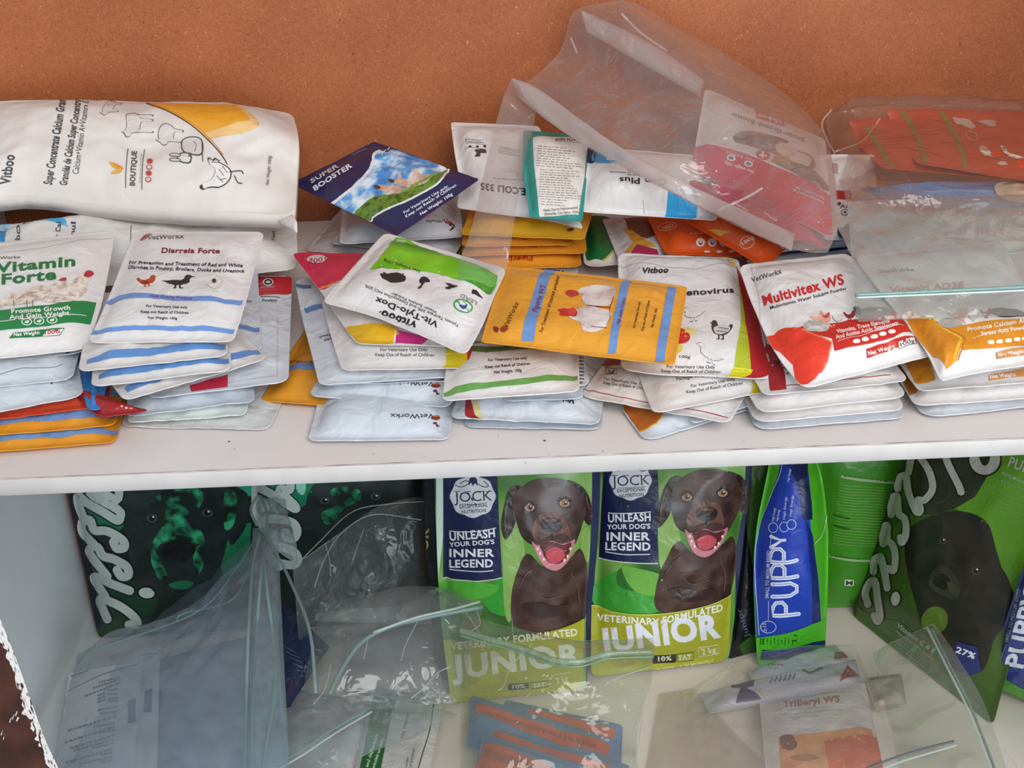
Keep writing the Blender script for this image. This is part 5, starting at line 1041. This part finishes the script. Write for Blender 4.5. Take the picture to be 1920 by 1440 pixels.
A.blob([(1330, 800), (1390, 750), (1460, 790), (1510, 880), (1480, 960), (1390, 930), (1320, 880)], '#3a382c'); A.blob([(1340, 830), (1400, 800), (1450, 850), (1420, 900), (1360, 880)], '#12120e')
A.blob([(1430, 850), (1500, 890), (1490, 940), (1440, 900)], '#4c4838')
A.ell((1402, 600), 26, 22, '#3c3a2c'); A.ell((1402, 598), 14, 14, '#0c0c0a'); A.ell((1408, 594), 6, 6, '#c6c8b8'); A.ell((1605, 785), 30, 24, '#3c3a2c', .5); A.ell((1605, 783), 16, 16, '#0c0c0a'); A.ell((1612, 776), 7, 6, '#c6c8b8')
script(A, [[(940, 990), (925, 920), (950, 860), (985, 850), (1000, 950), (1015, 1060), (1000, 1095), (980, 1060)],
           [(1025, 620), (1010, 700), (1000, 720), (1020, 700), (1045, 800), (1060, 890)][2:], [(975, 790), (980, 720), (1010, 700)],
           [(1035, 620), (1030, 530), (1060, 510), (1060, 590), (1095, 630), (1110, 700), (1100, 780), (1070, 770)],
           [(1085, 440), (1085, 350), (1120, 330), (1130, 430), (1170, 470), (1175, 560), (1150, 610), (1140, 580)],
           [(1125, 280), (1130, 220), (1175, 205), (1190, 300), (1240, 420), (1265, 410), (1250, 350), (1290, 350), (1340, 280), (1320, 180), (1270, 100), (1220, 60), (1190, 180)],
           [(1400, 40), (1440, 140), (1500, 260), (1515, 300)]], 44)
A.ell((1112, 955), 36, 52, '#14180f', .1); A.ell((1112, 955), 28, 44, '#b6bdb2', .1)
A.ell((1660, 100), 105, 105, '#14180f'); A.ell((1660, 100), 95, 95, '#b6bdb2'); A.ell((1660, 60), 36, 80, '#2c3320')
A.text('PUPPY', (1800, 140), (2010, 210), 62, '#b6c4ae', .02); A.text('PREMIUM DEVELOPMENT', (1760, 190), (2000, 290), 17, '#a8bf9c', .01); A.text('DEVELOPMENT', (1735, 230), (1960, 320), 20, '#8fb070', .0)
for i in range(5): A.line([(1700-i*8, 260+i*26), (1960, 370+i*26)], 2.5, '#86aa60', cap=False)
A.fill([(1490, 1215), (1620, 1250), (1640, 1400), (1560, 1430), (1460, 1330)], '#1f2f6a'); A.text('27%', (1480, 1280), (1598, 1325), 36, '#e0e4ea', .03); A.text('Vitamins C & E', (1118, 1125), (1345, 1290), 26, '#c2c8b8', .02); A.text('support immune system', (1112, 1155), (1340, 1330), 16, '#b2b8a8', .01)
for i in range(5): A.line([(1130, 1180+i*24), (1300, 1310+i*24)], 3, '#8f9a7c', cap=False)
surface('pet_food_bag', sf, ink('#3c5a1e', .3, 0, .4), A, None, None, 'large tilted green bag at the right with a black puppy and white script lettering', 'pet food bag')
sf = Surf(Y(1926, 1040, .24), Y(2050, 1040, .18), L_(1960, 1330, .01), L_(1846, 1282, .012), T=.016, rim=.004, rad=.004, wr=.0015, nx=24, ny=36, seed=43); A = Art(sf, w6)
A.fill([(1640, 1380), (1760, 1440), (2100, 1560), (2100, 1700), (1600, 1600)], '#46a41c'); A.text('PUPPY', (1890, 1385), (2010, 900), 110, '#dfe6f4', .03, up=(-1, -.2)); A.text('SMALL TO MEDIUM BREED', (1800, 1222), (1880, 900), 22, '#c8d4ee', .01, up=(-1, -.2)); A.line([(1740, 1370), (1790, 1240)], 3, '#c8d4ee')
A.ell((1705, 1410), 44, 40, '#c8d4ee'); A.ell((1705, 1410), 40, 36, '#22398a'); A.text('2-12', (1700, 1430), (1706, 1390), 18, '#c8d4ee', .01)
surface('pet_food_bag', sf, ink('#22398a', .26), A, None, None, 'second blue bag with white lettering, cut by the right edge of the photo', 'pet food bag')

# green and black bags at left
def script_left(A, dx, dy, cut=False):
    S1 = [[(500, 745), (465, 660), (490, 655), (560, 685), (620, 730), (640, 765), (600, 770)], [(490, 640), (440, 560), (455, 550), (520, 580), (605, 612)],
          [(500, 545), (425, 450), (420, 415), (455, 410), (480, 450), (530, 465), (590, 500), (598, 540), (565, 545), (545, 515)],
          [(440, 400), (385, 340), (385, 290), (420, 285), (440, 330), (500, 335), (570, 375), (580, 410), (545, 415), (528, 385)],
          [(395, 290), (365, 210), (365, 170), (400, 200), (480, 245), (545, 285), (560, 270), (550, 235), (420, 160), (470, 150), (540, 190), (555, 150), (540, 100)]]
    script(A, [[(x+dx, y+dy) for x, y in P] for P in S1], 40, '#b9c6c0', '#0d1412')
    if not cut: A.ell((683+dx, 622+dy), 45, 32, '#0d1412', .1); A.ell((683+dx, 622+dy), 37, 25, '#b9c6c0', .1)
gp = mottled('print_green_fur', ['#10201a', '#1f7a52', '#35b07a'], 38, .3, 5, lo=.46, hi=.62)
bgn = ink('#16241f', .28, 0, .35)
sf = Surf(Y(112, 838, .50), Y(478, 830, .50), L_(462, 1180, .006), L_(186, 1196, .004), T=.022, rim=.006, rad=.006, wr=.002, wk=12, nx=44, ny=48, seed=51); A = Art(sf, w1)
A.blob([(350, 100), (560, 100), (640, 200), (560, 330), (430, 340), (380, 250)], '#156b4a'); A.blob([(420, 640), (700, 560), (720, 700), (560, 850), (440, 830)], '#143a26'); A.blob([(1050, 380), (1180, 300), (1190, 500), (1050, 560), (1030, 450)], '#14764a'); A.blob([(1020, 100), (1170, 100), (1170, 170), (1090, 165)], '#2bb085')
dkd = mottled('print_dark_dog', ['#141a1a', '#1c2624', '#263230'], 20, .3, 3)
A.blob([(560, 100), (640, 60), (900, 60), (1080, 120), (1160, 180), (1150, 300), (1085, 400), (1060, 380), (1040, 460), (1000, 540), (900, 580), (800, 600), (700, 640), (620, 560), (600, 420), (570, 280)], dkd)
A.blob([(700, 200), (760, 150), (780, 120), (900, 130), (950, 170), (920, 240), (880, 300), (940, 340), (950, 400), (900, 390), (760, 390), (720, 440), (710, 390), (750, 320), (770, 240), (720, 240)], gp)
A.blob([(708, 420), (740, 460), (780, 550), (740, 560), (705, 480)], gp); A.blob([(905, 420), (945, 400), (945, 500), (915, 540), (900, 470)], gp); A.blob([(1050, 150), (1100, 170), (1090, 300), (1050, 330), (1040, 250)], gp)
A.blob([(760, 400), (830, 375), (905, 400), (905, 440), (860, 480), (790, 475), (750, 440)], '#0e1313'); A.ell((780, 435), 20, 14, '#050707'); A.ell((885, 430), 20, 14, '#050707'); A.blob([(790, 580), (850, 565), (900, 575), (870, 605), (800, 600)], '#1f6a4a')
for x, y in ((708, 275), (965, 250)): A.ell((x, y), 26, 20, '#3a4a44'); A.ell((x, y), 14, 14, '#070b0a'); A.ell((x+6, y-6), 5, 5, '#d0dcd6')
A.line([(780, 600), (840, 625), (930, 570)], 4, '#2c3c38', curve=True); A.fill([(300, 100), (345, 100), (470, 760), (450, 800)], '#10162a')
script_left(A, 0, 0)
surface('pet_food_bag', sf, bgn, A, None, None, 'dark green bag with white script and a dog face, leftmost at the back', 'pet food bag')
sf = Surf(Y(472, 832, .50), Y(835, 826, .50), L_(815, 1164, .006), L_(470, 1180, .006), T=.022, rim=.006, rad=.006, wr=.002, wk=12, nx=44, ny=48, seed=53); A = Art(sf, w2)
A.blob([(160, 150), (560, 120), (520, 260), (400, 330), (260, 310), (170, 250)], '#157a52'); A.blob([(440, 150), (500, 150), (490, 220), (450, 200)], '#8fd0b8')
A.blob([(560, 150), (760, 90), (1000, 90), (1160, 150), (1150, 420), (1050, 560), (800, 640), (640, 600), (560, 420), (500, 300)], dkd); A.blob([(650, 200), (720, 170), (830, 190), (830, 260), (740, 300), (680, 380), (620, 400), (600, 330), (690, 280)], gp)
A.ell((620, 256), 30, 20, '#3a4a44'); A.ell((620, 256), 16, 14, '#070b0a'); A.ell((626, 250), 6, 5, '#d0dcd6'); A.ell((930, 232), 30, 20, '#3a4a44'); A.ell((930, 232), 16, 14, '#070b0a'); A.ell((936, 226), 6, 5, '#d0dcd6')
script(A, [[(x*1.0, y) for x, y in P] for P in ([(230, 400), (185, 330), (185, 290), (225, 260), (255, 300)], [(190, 270), (180, 200), (190, 170), (300, 220), (425, 300), (435, 285), (340, 190), (400, 190), (410, 165)],
               [(300, 460), (240, 420), (250, 375), (330, 370), (420, 390), (450, 440), (430, 485), (385, 480), (375, 450)], [(340, 660), (280, 600), (280, 550), (350, 540), (430, 570), (455, 620), (420, 650), (350, 640)])], 52, '#b9c6c0', '#0d1412')
surface('pet_food_bag', sf, bgn, A, None, None, 'dark green bag with white script, second from the left at the back', 'pet food bag')
# ================================================================ LOWER SHELF: CLEAR BAGS, SHEETS AND SACHETS IN FRONT
def card(name, P, body, art, label, cat, T=.001, wr=.0006, **k):
    sf = Surf(*[L_(*p) for p in P], T=T, rim=.002, rad=.002, wr=wr, **k); 
    A = Art(sf, art[0]) if art else None
    if art: art[1](A)
    return surface(name, sf, body, A, None, None, label, cat)
paper = ink('#dcdcdc', .6, 0, .1)
def a1(A):
    tx = '#6c6f78'
    A.line([(505, 790), (620, 750)], 6, '#7a7c82'); A.line([(480, 895), (600, 835), (760, 765), (990, 700)], 5, '#6c6f78', curve=True)
    for x0, y0, x1, y1 in ((700, 832, 850, 795), (660, 872, 855, 808), (600, 930, 850, 835), (770, 888, 840, 880), (690, 925, 745, 912), (765, 915, 838, 912), (690, 950, 750, 932), (765, 950, 838, 940), (690, 972, 750, 955), (770, 965, 838, 962), (695, 1030, 838, 1005), (715, 1055, 835, 1040), (480, 1175, 835, 1070), (665, 1150, 825, 1120), (460, 1260, 820, 1145), (680, 1198, 818, 1170), (500, 1300, 815, 1208), (525, 1318, 812, 1238), (660, 1300, 808, 1265), (470, 1405, 805, 1305), (710, 1350, 800, 1330), (560, 1415, 800, 1362), (710, 1405, 795, 1388)):
        A.lines((x0, y0-4), (x1, y1-4), 1, 10, 13, '#7b7e88', int(y0), ragged=0)
    A.fill([(912, 965), (968, 950), (965, 1115), (910, 1125)], '#5a6a8e')
card('leaflet', [(130, 1262, .08), (266, 1240, .10), (246, 1490, .12), (98, 1490, .10)], paper, (c3, a1), 'printed white sheet with rows of small grey text against the left panel', 'leaflet', nx=24, ny=34, seed=1, t=[L_(190, 1252, .10)])
def a2(A): A.fill([(1028, 888), (1085, 880), (1075, 1048), (1018, 1042)], '#55658c'); A.line([(1000, 640), (1120, 625)], 5, '#7a7c82')
card('leaflet', [(250, 1218, .07), (300, 1214, .07), (293, 1490, .10), (236, 1490, .10)], paper, (c3, a2), 'white sheet with one slate blue block behind the text sheet', 'leaflet', nx=14, ny=30, seed=2)
def a3(A): A.blob([(1080, 880), (1150, 900), (1140, 1050), (1080, 1040)], '#5a6a90')
card('sachet_pouch', [(296, 1236, .05), (478, 1190, .06), (500, 1480, .10), (285, 1490, .09)], mottled('blue_grey_pouch', ['#7f8ea6', '#98a6ba', '#b7bec8'], 12, .4, 3), (c3, a3), 'slate blue pouch inside the left clear bag', 'pouch', T=.01, wr=.003, nx=28, ny=34, seed=3)
def nv(A):
    for i in range(7): A.line([(430+i*22, 430+i*38), (520+i*16, 480+i*30)], 4, '#5a6488', cap=False)
    A.fill([(420, 600), (560, 640), (500, 760), (420, 720)], '#2e2548')
card('sachet_pouch', [(524, 1122, .10), (618, 1212, .10), (572, 1278, .07), (518, 1366, .06)], ink('#26304f', .3, 0, .6), (w4, nv), 'dark navy pouch showing between the clear bags at lower left', 'pouch', T=.008, wr=.002, nx=22, ny=28, seed=4)
def cw(A):
    A.fill([(680, 130), (800, 90), (885, 95), (870, 130), (810, 160), (700, 150)], '#2c3560'); A.fill([(655, 200), (690, 155), (780, 165), (765, 215)], '#2c3560'); A.line([(812, 100), (800, 165), (775, 220)], 6, '#a09a98', cap=False); A.line([(885, 108), (1080, 118)], 4, '#9a9694')
card('sachet_pouch', [(600, 1092, .05), (805, 1096, .05), (830, 1172, .04), (590, 1164, .04)], ink('#b4aca8', .45), (w4, cw), 'grey white pouch with navy corner blocks behind the curved zip', 'pouch', T=.008, wr=.0015, nx=26, ny=14, seed=5)
card('sachet_pouch', [(650, 1190, .035), (802, 1176, .035), (836, 1302, .02), (648, 1292, .02)], mottled('grey_card', ['#8d8a8c', '#a5a09f'], 6, .5, 2), None, 'plain grey pouch under the curved clear zip', 'pouch', T=.008, wr=.002, nx=24, ny=20, seed=6)
def gw(A):
    g = '#2c6e38'
    A.fill([(1000, 700), (1160, 720), (1100, 900), (1040, 1200), (900, 1250), (960, 950)], g)
    A.line([(930, 790), (960, 772), (1050, 775), (1100, 800), (1110, 850), (1080, 900)], 5, '#c8dcc8', curve=True); A.text('QUALITY', (1070, 920), (1095, 800), 20, '#cfe0cc', .01); A.text('QUALITY', (1010, 900), (1040, 800), 16, '#cfe0cc', .01)
    A.text('and dependable', (960, 1190), (1025, 985), 20, '#cfe0cc', .03); A.text('wholeheartedly', (1000, 1200), (1060, 1010), 20, '#cfe0cc', .03)
    A.text('Net Weight', (1180, 1010), (1215, 865), 20, '#3a3a3c', .02); A.text('Veterinary use Only', (1190, 1260), (1212, 1130), 13, '#4a4a4c', .01); A.text('of Children', (1230, 1190), (1250, 1075), 13, '#4a4a4c', .01)
    A.line([(1370, 780), (1345, 950), (1300, 1100), (1260, 1240)], 6, '#4a463e', curve=True, cap=False)
card('sachet_pouch', [(672, 1296, .03), (836, 1312, .03), (800, 1492, .05), (640, 1492, .05)], ink('#c8c6c2', .4), (w4, gw), 'white pouch with a green band and quality seal at the bottom centre left', 'pouch', T=.009, wr=.001, nx=26, ny=30, seed=7)
card('sachet_pouch', [(545, 1290, .04), (690, 1316, .05), (650, 1490, .07), (500, 1490, .06)], mottled('pale_pink_grey', ['#b7bcc0', '#c9c6c8', '#d6c6c6'], 16, .4, 3), None, 'pale grey pink pouch left of the green banded white one', 'pouch', T=.009, wr=.003, nx=24, ny=28, seed=8)
# blue bordered sachets with orange centres
sb = ink('#6488bc', .38, 0, .5)
def sach(P, inner, label, h, tl=None, s=1):
    sf = Surf(*[L_(x, y, h+k) for (x, y), k in zip(P, (0, 0, .012, .012))], T=.007, rim=.004, rad=.005, wr=.0016, nx=28, ny=22, seed=60+s); A = Art(sf, w5)
    A.fill(inner, '#d9593a')
    R = random.Random(s)
    if tl:
        (x0, y0), (x1, y1), n = tl; d = Vector((x1-x0, y1-y0)); L = d.length; d.normalize(); nn = Vector((-d.y, d.x))
        i = 0; x = 0
        while x < L:
            p = Vector((x0, y0))+d*x
            if R.random() > .12: A.line([tuple(p+nn*R.uniform(2, 6)), tuple(p+nn*R.uniform(20, 34)*n)], 6, '#7a3a34', cap=False)
            x += 15
    surface('sachet_pouch', sf, sb, A, None, None, label, 'pouch', 'orange centred blue sachets at the front')
sach([(948, 1312), (1168, 1360), (1164, 1452), (930, 1400)], [(690, 700), (900, 730), (1180, 800), (1240, 830), (1235, 880), (1180, 870), (700, 720)], 'blue bordered orange sachet, furthest back of the front group', .006, None, 1)
sach([(884, 1304), (1160, 1386), (1150, 1480), (876, 1400)], [(375, 660), (640, 740), (900, 830), (1205, 920), (1190, 985), (900, 920), (640, 820), (360, 715)], 'blue bordered orange sachet, second from the back of the front group', .014, ((400, 690), (1120, 920), 1), 2)
sach([(906, 1356), (1182, 1436), (1180, 1520), (900, 1450)], [(420, 815), (700, 900), (1000, 980), (1240, 1070), (1200, 1100), (900, 1000), (560, 890), (425, 840)], 'blue bordered orange sachet, third from the back of the front group', .022, None, 3)
sach([(904, 1376), (1080, 1432), (1060, 1530), (880, 1500)], [(430, 900), (600, 950), (860, 1060), (820, 1200), (340, 1150)], 'blue bordered orange sachet, nearest and largest orange patch', .030, ((440, 935), (860, 1075), 2.2), 4)
# right group
def r1(A):
    for i in range(6): A.line([(540+i*18, 350+(i % 2)*4), (555+i*18, 362)], 5, '#5a5c70', cap=False)
    A.fill([(920, 290), (975, 278), (1020, 300), (915, 330)], '#7c3a2c')
card('sachet_pouch', [(1402, 1258, .012), (1566, 1208, .012), (1606, 1250, .02), (1418, 1302, .02)], ink('#b9c0c6', .35), (w7, r1), 'silver pouch at the back of the right clear bag, by the blue bag foot', 'pouch', T=.008, wr=.0018, nx=26, ny=12, seed=9)
def r2(A):
    A.fill([(360, 420), (440, 400), (500, 415), (490, 470), (450, 480), (530, 540), (395, 562), (420, 480), (370, 480)], '#34385a')
    for i in range(6): A.line([(575+i*24, 455-i*4), (590+i*24, 425-i*4)], 9, '#5c5c74', cap=False)
    A.line([(750, 385), (790, 400), (850, 375)], 12, '#4a4a5c', curve=True); A.fill([(985, 355), (1048, 420), (945, 450)], '#8e2420')
    for c in ((985, 400), (1000, 405), (990, 390)): A.ell(c, 4, 4, '#e0d0c8')
    A.line([(190, 485), (280, 480), (350, 450), (380, 410)], 9, '#d0d0cc', curve=True); A.line([(500, 490), (545, 530)], 6, '#c99a50')
card('sachet_pouch', [(1312, 1300, .018), (1604, 1236, .018), (1618, 1282, .03), (1330, 1338, .025)], ink('#b4b6be', .38), (w7, r2), 'silver pouch with navy bow shape and maroon triangle in the right clear bag', 'pouch', T=.008, wr=.0018, nx=34, ny=14, seed=10)
def r3(A):
    ofd = mottled('print_orange_scene', ['#c98a5c', '#d9a070', '#c8694a'], 16, .4, 3)
    A.fill([(620, 740), (850, 715), (1115, 700), (1180, 1000), (640, 1050)], ofd); A.fill([(860, 760), (1145, 740), (1190, 1000), (900, 1010)], '#d0684a'); A.blob([(630, 740), (690, 730), (720, 780), (690, 810), (640, 800)], '#7c4a3c'); A.blob([(680, 850), (760, 830), (840, 850), (760, 870)], '#a87850')
    A.text('TriBeryl WS', (645, 582), (945, 555), 34, '#a8605c', .03); A.line([(612, 540), (970, 500)], 2.5, '#a89a98'); A.line([(612, 540), (630, 625), (960, 600)], 2.5, '#a89a98'); A.line([(660, 600), (900, 580)], 2.5, '#b0a4a2'); A.line([(690, 640), (830, 628)], 3, '#b0a4a2')
card('sachet_pouch', [(1424, 1318, .032), (1622, 1280, .032), (1664, 1475, .05), (1440, 1490, .05)], ink('#cfcbca', .4), (w7, r3), 'white pouch with a soft orange picture in the right clear bag', 'pouch', T=.009, wr=.0012, nx=28, ny=32, seed=11)
card('sachet_pouch', [(1622, 1272, .02), (1690, 1262, .02), (1700, 1320, .02), (1640, 1330, .02)], ink('#b5a89c', .45), None, 'small beige pouch behind the right zip bag', 'pouch', T=.006, wr=.002, nx=14, ny=14, seed=12)

# ---- the clear films
zc = film(.25, '#f8fcfa', .06, .1, 30, '#eef4f2')
def bag(label, loc, name='zip_bag', cat='zip bag'):
    r = empty(name, loc); setp(r, label, cat); return r, Vector(loc)
zt = film(.38, '#dcecea', .10, .1, 30, '#b4cccc'); zt2 = film(.42, '#f4faf8', .06, .1, 30, '#e2eeea')
r, o = bag('bluish clear zip bag at lower left, gathered to a peak, holding the sheets', L_(300, 1400, .03))
fb = film(.17, '#f0f4f8', .16, .3, 16, '#c3d3de')
sf = Surf(L_(146, 1226, .05), L_(500, 996, .24), L_(545, 1500, .17), L_(78, 1500, .10), T=.030, rim=.001, rad=.003, wr=.006, wk=11, under=-.3, soft=.25, nx=56, ny=60, seed=14, t=[L_(240, 1180, .08), L_(330, 1165, .11), L_(395, 1130, .15), L_(440, 1070, .19)], r=[L_(520, 1080, .23), L_(524, 1250, .21)])
surface('film', sf, fb, None, o, r)
sf = Surf(L_(270, 1170, .02), L_(486, 1000, .16), L_(500, 1180, .18), L_(300, 1200, .05), T=.01, rim=.001, rad=0, wr=.005, wk=12, nx=30, ny=30, seed=15)
surface('film', sf, film(.25, '#dbe4ec', .16, .3, 16, '#a9bccb'), None, o, r, single=True)
sf = Surf(L_(474, 990, .25), L_(520, 985, .25), L_(545, 1490, .20), L_(462, 1490, .20), T=.012, rim=.001, rad=0, wr=.004, wk=26, nx=18, ny=60, seed=16)
surface('film', sf, film(.20, '#eef4f6', .12, .3, 22, '#c0d2da'), None, o, r)
for P in ([(488, 1000), (474, 1060), (466, 1180), (462, 1300), (458, 1440), (456, 1490)], [(492, 1010), (500, 1100), (512, 1200), (514, 1300), (500, 1390), (486, 1490)], [(496, 1010), (488, 1090), (480, 1200), (474, 1320), (470, 1490)], [(482, 985), (470, 955), (486, 930), (500, 960), (505, 1010), (540, 1080), (580, 1180), (592, 1300)]):
    tube('zip_strip', [L_(x, y, .262 if y < 1200 else .23) for x, y in P], .0011, zt, r, o, n=40, flat=1.6)
sf = Surf(L_(478, 940, .26), L_(530, 930, .24), L_(560, 1060, .22), L_(500, 1020, .25), T=.012, rim=.001, rad=.01, wr=.003, wk=30, nx=20, ny=24, seed=17)
surface('film', sf, film(.24, '#eef4f6', .12, .3, 22, '#cad8de'), None, o, r)
for P in ([(165, 1222), (330, 1166), (395, 1128), (440, 1070), (486, 1000)], [(330, 1166), (345, 1150), (440, 1120), (480, 1020)]): tube('crease_glint', [L_(x, y, .13+.10*(x-165)/320) for x, y in P], 0.00049, zt, r, o, n=30, flat=2)  # pale tubes imitate the light catching on the crumpled edges

r, o = bag('clear bag with a peaked open mouth behind the curved zip, lower left centre', L_(680, 1160, .03), 'clear_bag', 'plastic bag')
fc = film(.07, '#f2f6f5', .08, .8, 22, '#c9d4d6')
sf = Surf(L_(548, 1060, .20), L_(798, 930, .22), L_(806, 1160, .07), L_(560, 1200, .10), T=.020, rim=.001, rad=.003, wr=.006, wk=11, soft=.3, nx=44, ny=44, seed=18, t=[L_(620, 1010, .22), L_(690, 960, .23), L_(740, 940, .23)])
surface('film', sf, fc, None, o, r)
for P in ([(565, 1050), (595, 1020), (660, 960), (730, 945), (800, 940)], [(590, 1100), (608, 1050), (640, 1000), (700, 965), (790, 975)], [(620, 1080), (618, 1050), (610, 1020)], [(662, 1050), (672, 1020), (682, 992)]): tube('crease_glint', [L_(x, y, .235) for x, y in P], 0.00066, zc, r, o, n=26, flat=1)  # glints along the folds of the mouth, put in as white tubes

r, o = bag('clear zip bag with a thick curved rim, lower centre left', L_(740, 1250, .03))
fd = film(.14, '#f2f5f4', .09, .8, 24, '#ccd4d6')
sf = Surf(L_(600, 1130, .13), L_(912, 1112, .15), L_(862, 1318, .09), L_(560, 1340, .10), T=.022, rim=.001, rad=.004, wr=.006, wk=13, soft=.25, under=-.3, nx=48, ny=40, seed=19, t=[L_(680, 1116, .15), L_(780, 1100, .16)])
surface('film', sf, fd, None, o, r)
tube('zip_strip', [L_(618, 1302, .15), L_(645, 1248, .16), L_(680, 1203, .17), L_(730, 1176, .175), L_(800, 1158, .18), L_(905, 1138, .18)], 0.0024, zt, r, o, n=50)
tube('zip_strip', [L_(700, 1186, .176), L_(780, 1158, .184), L_(850, 1142, .186), L_(900, 1128, .186)], .0010, zt2, r, o, n=30, flat=1.5)
for P in ([(782, 1166), (760, 1210), (752, 1238)], [(680, 1205), (690, 1195), (682, 1235)], [(845, 1250), (820, 1262), (795, 1290), (770, 1310)], [(588, 1320), (610, 1290), (620, 1245)]): tube('crease_glint', [L_(x, y, .165) for x, y in P], 0.00072, zc, r, o, n=16, flat=1)  # short white tubes act as highlights on the creased film
sf = Surf(L_(520, 1330, .12), L_(720, 1300, .11), L_(860, 1340, .08), L_(500, 1500, .12), T=.018, rim=.001, rad=.004, wr=.006, wk=15, soft=.25, under=-.3, nx=40, ny=40, seed=20)
r, o = bag('clear zip bag lying across the green banded pouch at the bottom', L_(640, 1420, .04))
surface('film', sf, film(.15, '#f2f5f4', .10, .7, 26, '#ccd6da'), None, o, r)
tube('zip_strip', [L_(505, 1442, .15), L_(560, 1410, .15), L_(620, 1370, .15), L_(690, 1330, .15)], .0011, zt, r, o, n=30)
tube('zip_strip', [L_(515, 1446, .151), L_(570, 1414, .151), L_(630, 1374, .151), L_(698, 1334, .151)], .0010, zt2, r, o, n=30)

r, o = bag('very clear zip bag over the front blue sachets, leaning on the puppy bags', L_(1050, 1380, .03))
fe = film(.09, '#f5f7f2', .06, .8, 22, '#dcded6')
sf = Surf(L_(866, 1150, .16), L_(1226, 1196, .15), L_(1200, 1500, .09), L_(862, 1500, .10), T=.022, rim=.001, rad=.003, wr=.006, wk=12, soft=.25, under=-.2, nx=60, ny=52, seed=22, t=[L_(960, 1176, .17), L_(1060, 1200, .17), L_(1140, 1200, .16)], r=[L_(1222, 1270, .14), L_(1195, 1380, .11)])
surface('film', sf, fe, None, o, r)
ln = [(862, 1182), (910, 1196), (980, 1216), (1040, 1238), (1090, 1240), (1140, 1226), (1226, 1222)]
tube('zip_strip', [L_(x, y, .192) for x, y in ln], .0018, film(.32, '#e6f0e4', .08, .2, 30, '#bcd0bc'), r, o, n=60, flat=1.8)
tube('zip_strip', [L_(x, y+9, .189) for x, y in ln], .0012, ink('#6f9478', .3), r, o, n=60)
for P in ([(960, 1160), (962, 1190), (966, 1205)], [(860, 1130), (885, 1165), (905, 1195)], [(893, 1140), (900, 1170), (880, 1185)], [(1000, 1205), (958, 1250), (945, 1285), (934, 1295)], [(1226, 1262), (1212, 1310), (1190, 1360), (1180, 1440)], [(1205, 1340), (1196, 1400), (1182, 1460)], [(1120, 1320), (1135, 1285), (1160, 1270), (1222, 1250)]): tube('crease_glint', [L_(x, y, .19 if y < 1300 else .14) for x, y in P], 0.00055, zc, r, o, n=18, flat=1)  # film crease highlights added as thin white tubes

r, o = bag('clear zip bag holding silver and white pouches at the lower right', L_(1500, 1400, .03))
ff = film(.15, '#fdfcfa', .13, .5, 24, '#f0eae4')
sf = Surf(L_(1278, 1300, .05), L_(1604, 1208, .07), L_(1720, 1500, .10), L_(1330, 1500, .09), T=.016, rim=.001, rad=.003, wr=.0045, wk=16, soft=.2, under=-.2, nx=52, ny=46, seed=25, t=[L_(1400, 1232, .07), L_(1500, 1212, .07)])
surface('film', sf, ff, None, o, r, single=True)
tube('zip_strip', [L_(1606, 1448, .118), L_(1680, 1420, .118), L_(1740, 1402, .116), L_(1788, 1390, .114)], .0013, ink('#6a7078', .3), r, o, n=30)
tube('zip_strip', [L_(1616, 1456, .119), L_(1690, 1428, .119), L_(1750, 1410, .117), L_(1794, 1397, .115)], .0012, zt2, r, o, n=30)
r, o = bag('clear zip bag with a diagonal zip in front of the tilted green bag', L_(1760, 1380, .03))
sf = Surf(L_(1636, 1222, .09), L_(1752, 1168, .12), L_(1905, 1500, .08), L_(1700, 1500, .06), T=.010, rim=.001, rad=.003, wr=.005, wk=16, soft=.25, nx=34, ny=46, seed=26, r=[L_(1800, 1240, .12), L_(1850, 1330, .10)])
surface('film', sf, film(.10, '#f5f7f3', .09, .3, 18, '#d8dad2'), None, o, r)
for q, m in ((0, zt2), (7, ink('#7f8f84', .3))): tube('zip_strip', [L_(1738+q, 1176, .130), L_(1775+q, 1250, .130), L_(1815+q, 1330, .118), L_(1850+q, 1420, .105), L_(1868+q, 1470, .10)], .0015, m, r, o, n=40)
for P in ([(1648, 1215), (1640, 1240), (1652, 1265)], [(1870, 1400), (1895, 1420), (1910, 1445)], [(1800, 1345), (1850, 1385), (1880, 1400)]): tube('crease_glint', [L_(x, y, .12) for x, y in P], 0.00055, zc, r, o, n=14, flat=1)  # white tubes in place of the shine on these creases
r, o = bag('empty clear film lying flat on the shelf, left of the silver pouches', L_(1290, 1400, .01), 'clear_film', 'plastic film')
sf = Surf(L_(1236, 1300, .008), L_(1300, 1290, .010), L_(1500, 1500, .008), L_(1200, 1500, .004), T=.004, rim=.001, rad=.003, wr=.002, wk=20, nx=30, ny=30, seed=27)
surface('film', sf, film(.15, '#f2eee8', .10, .4, 18, '#e2dad0'), None, o, r, single=True)
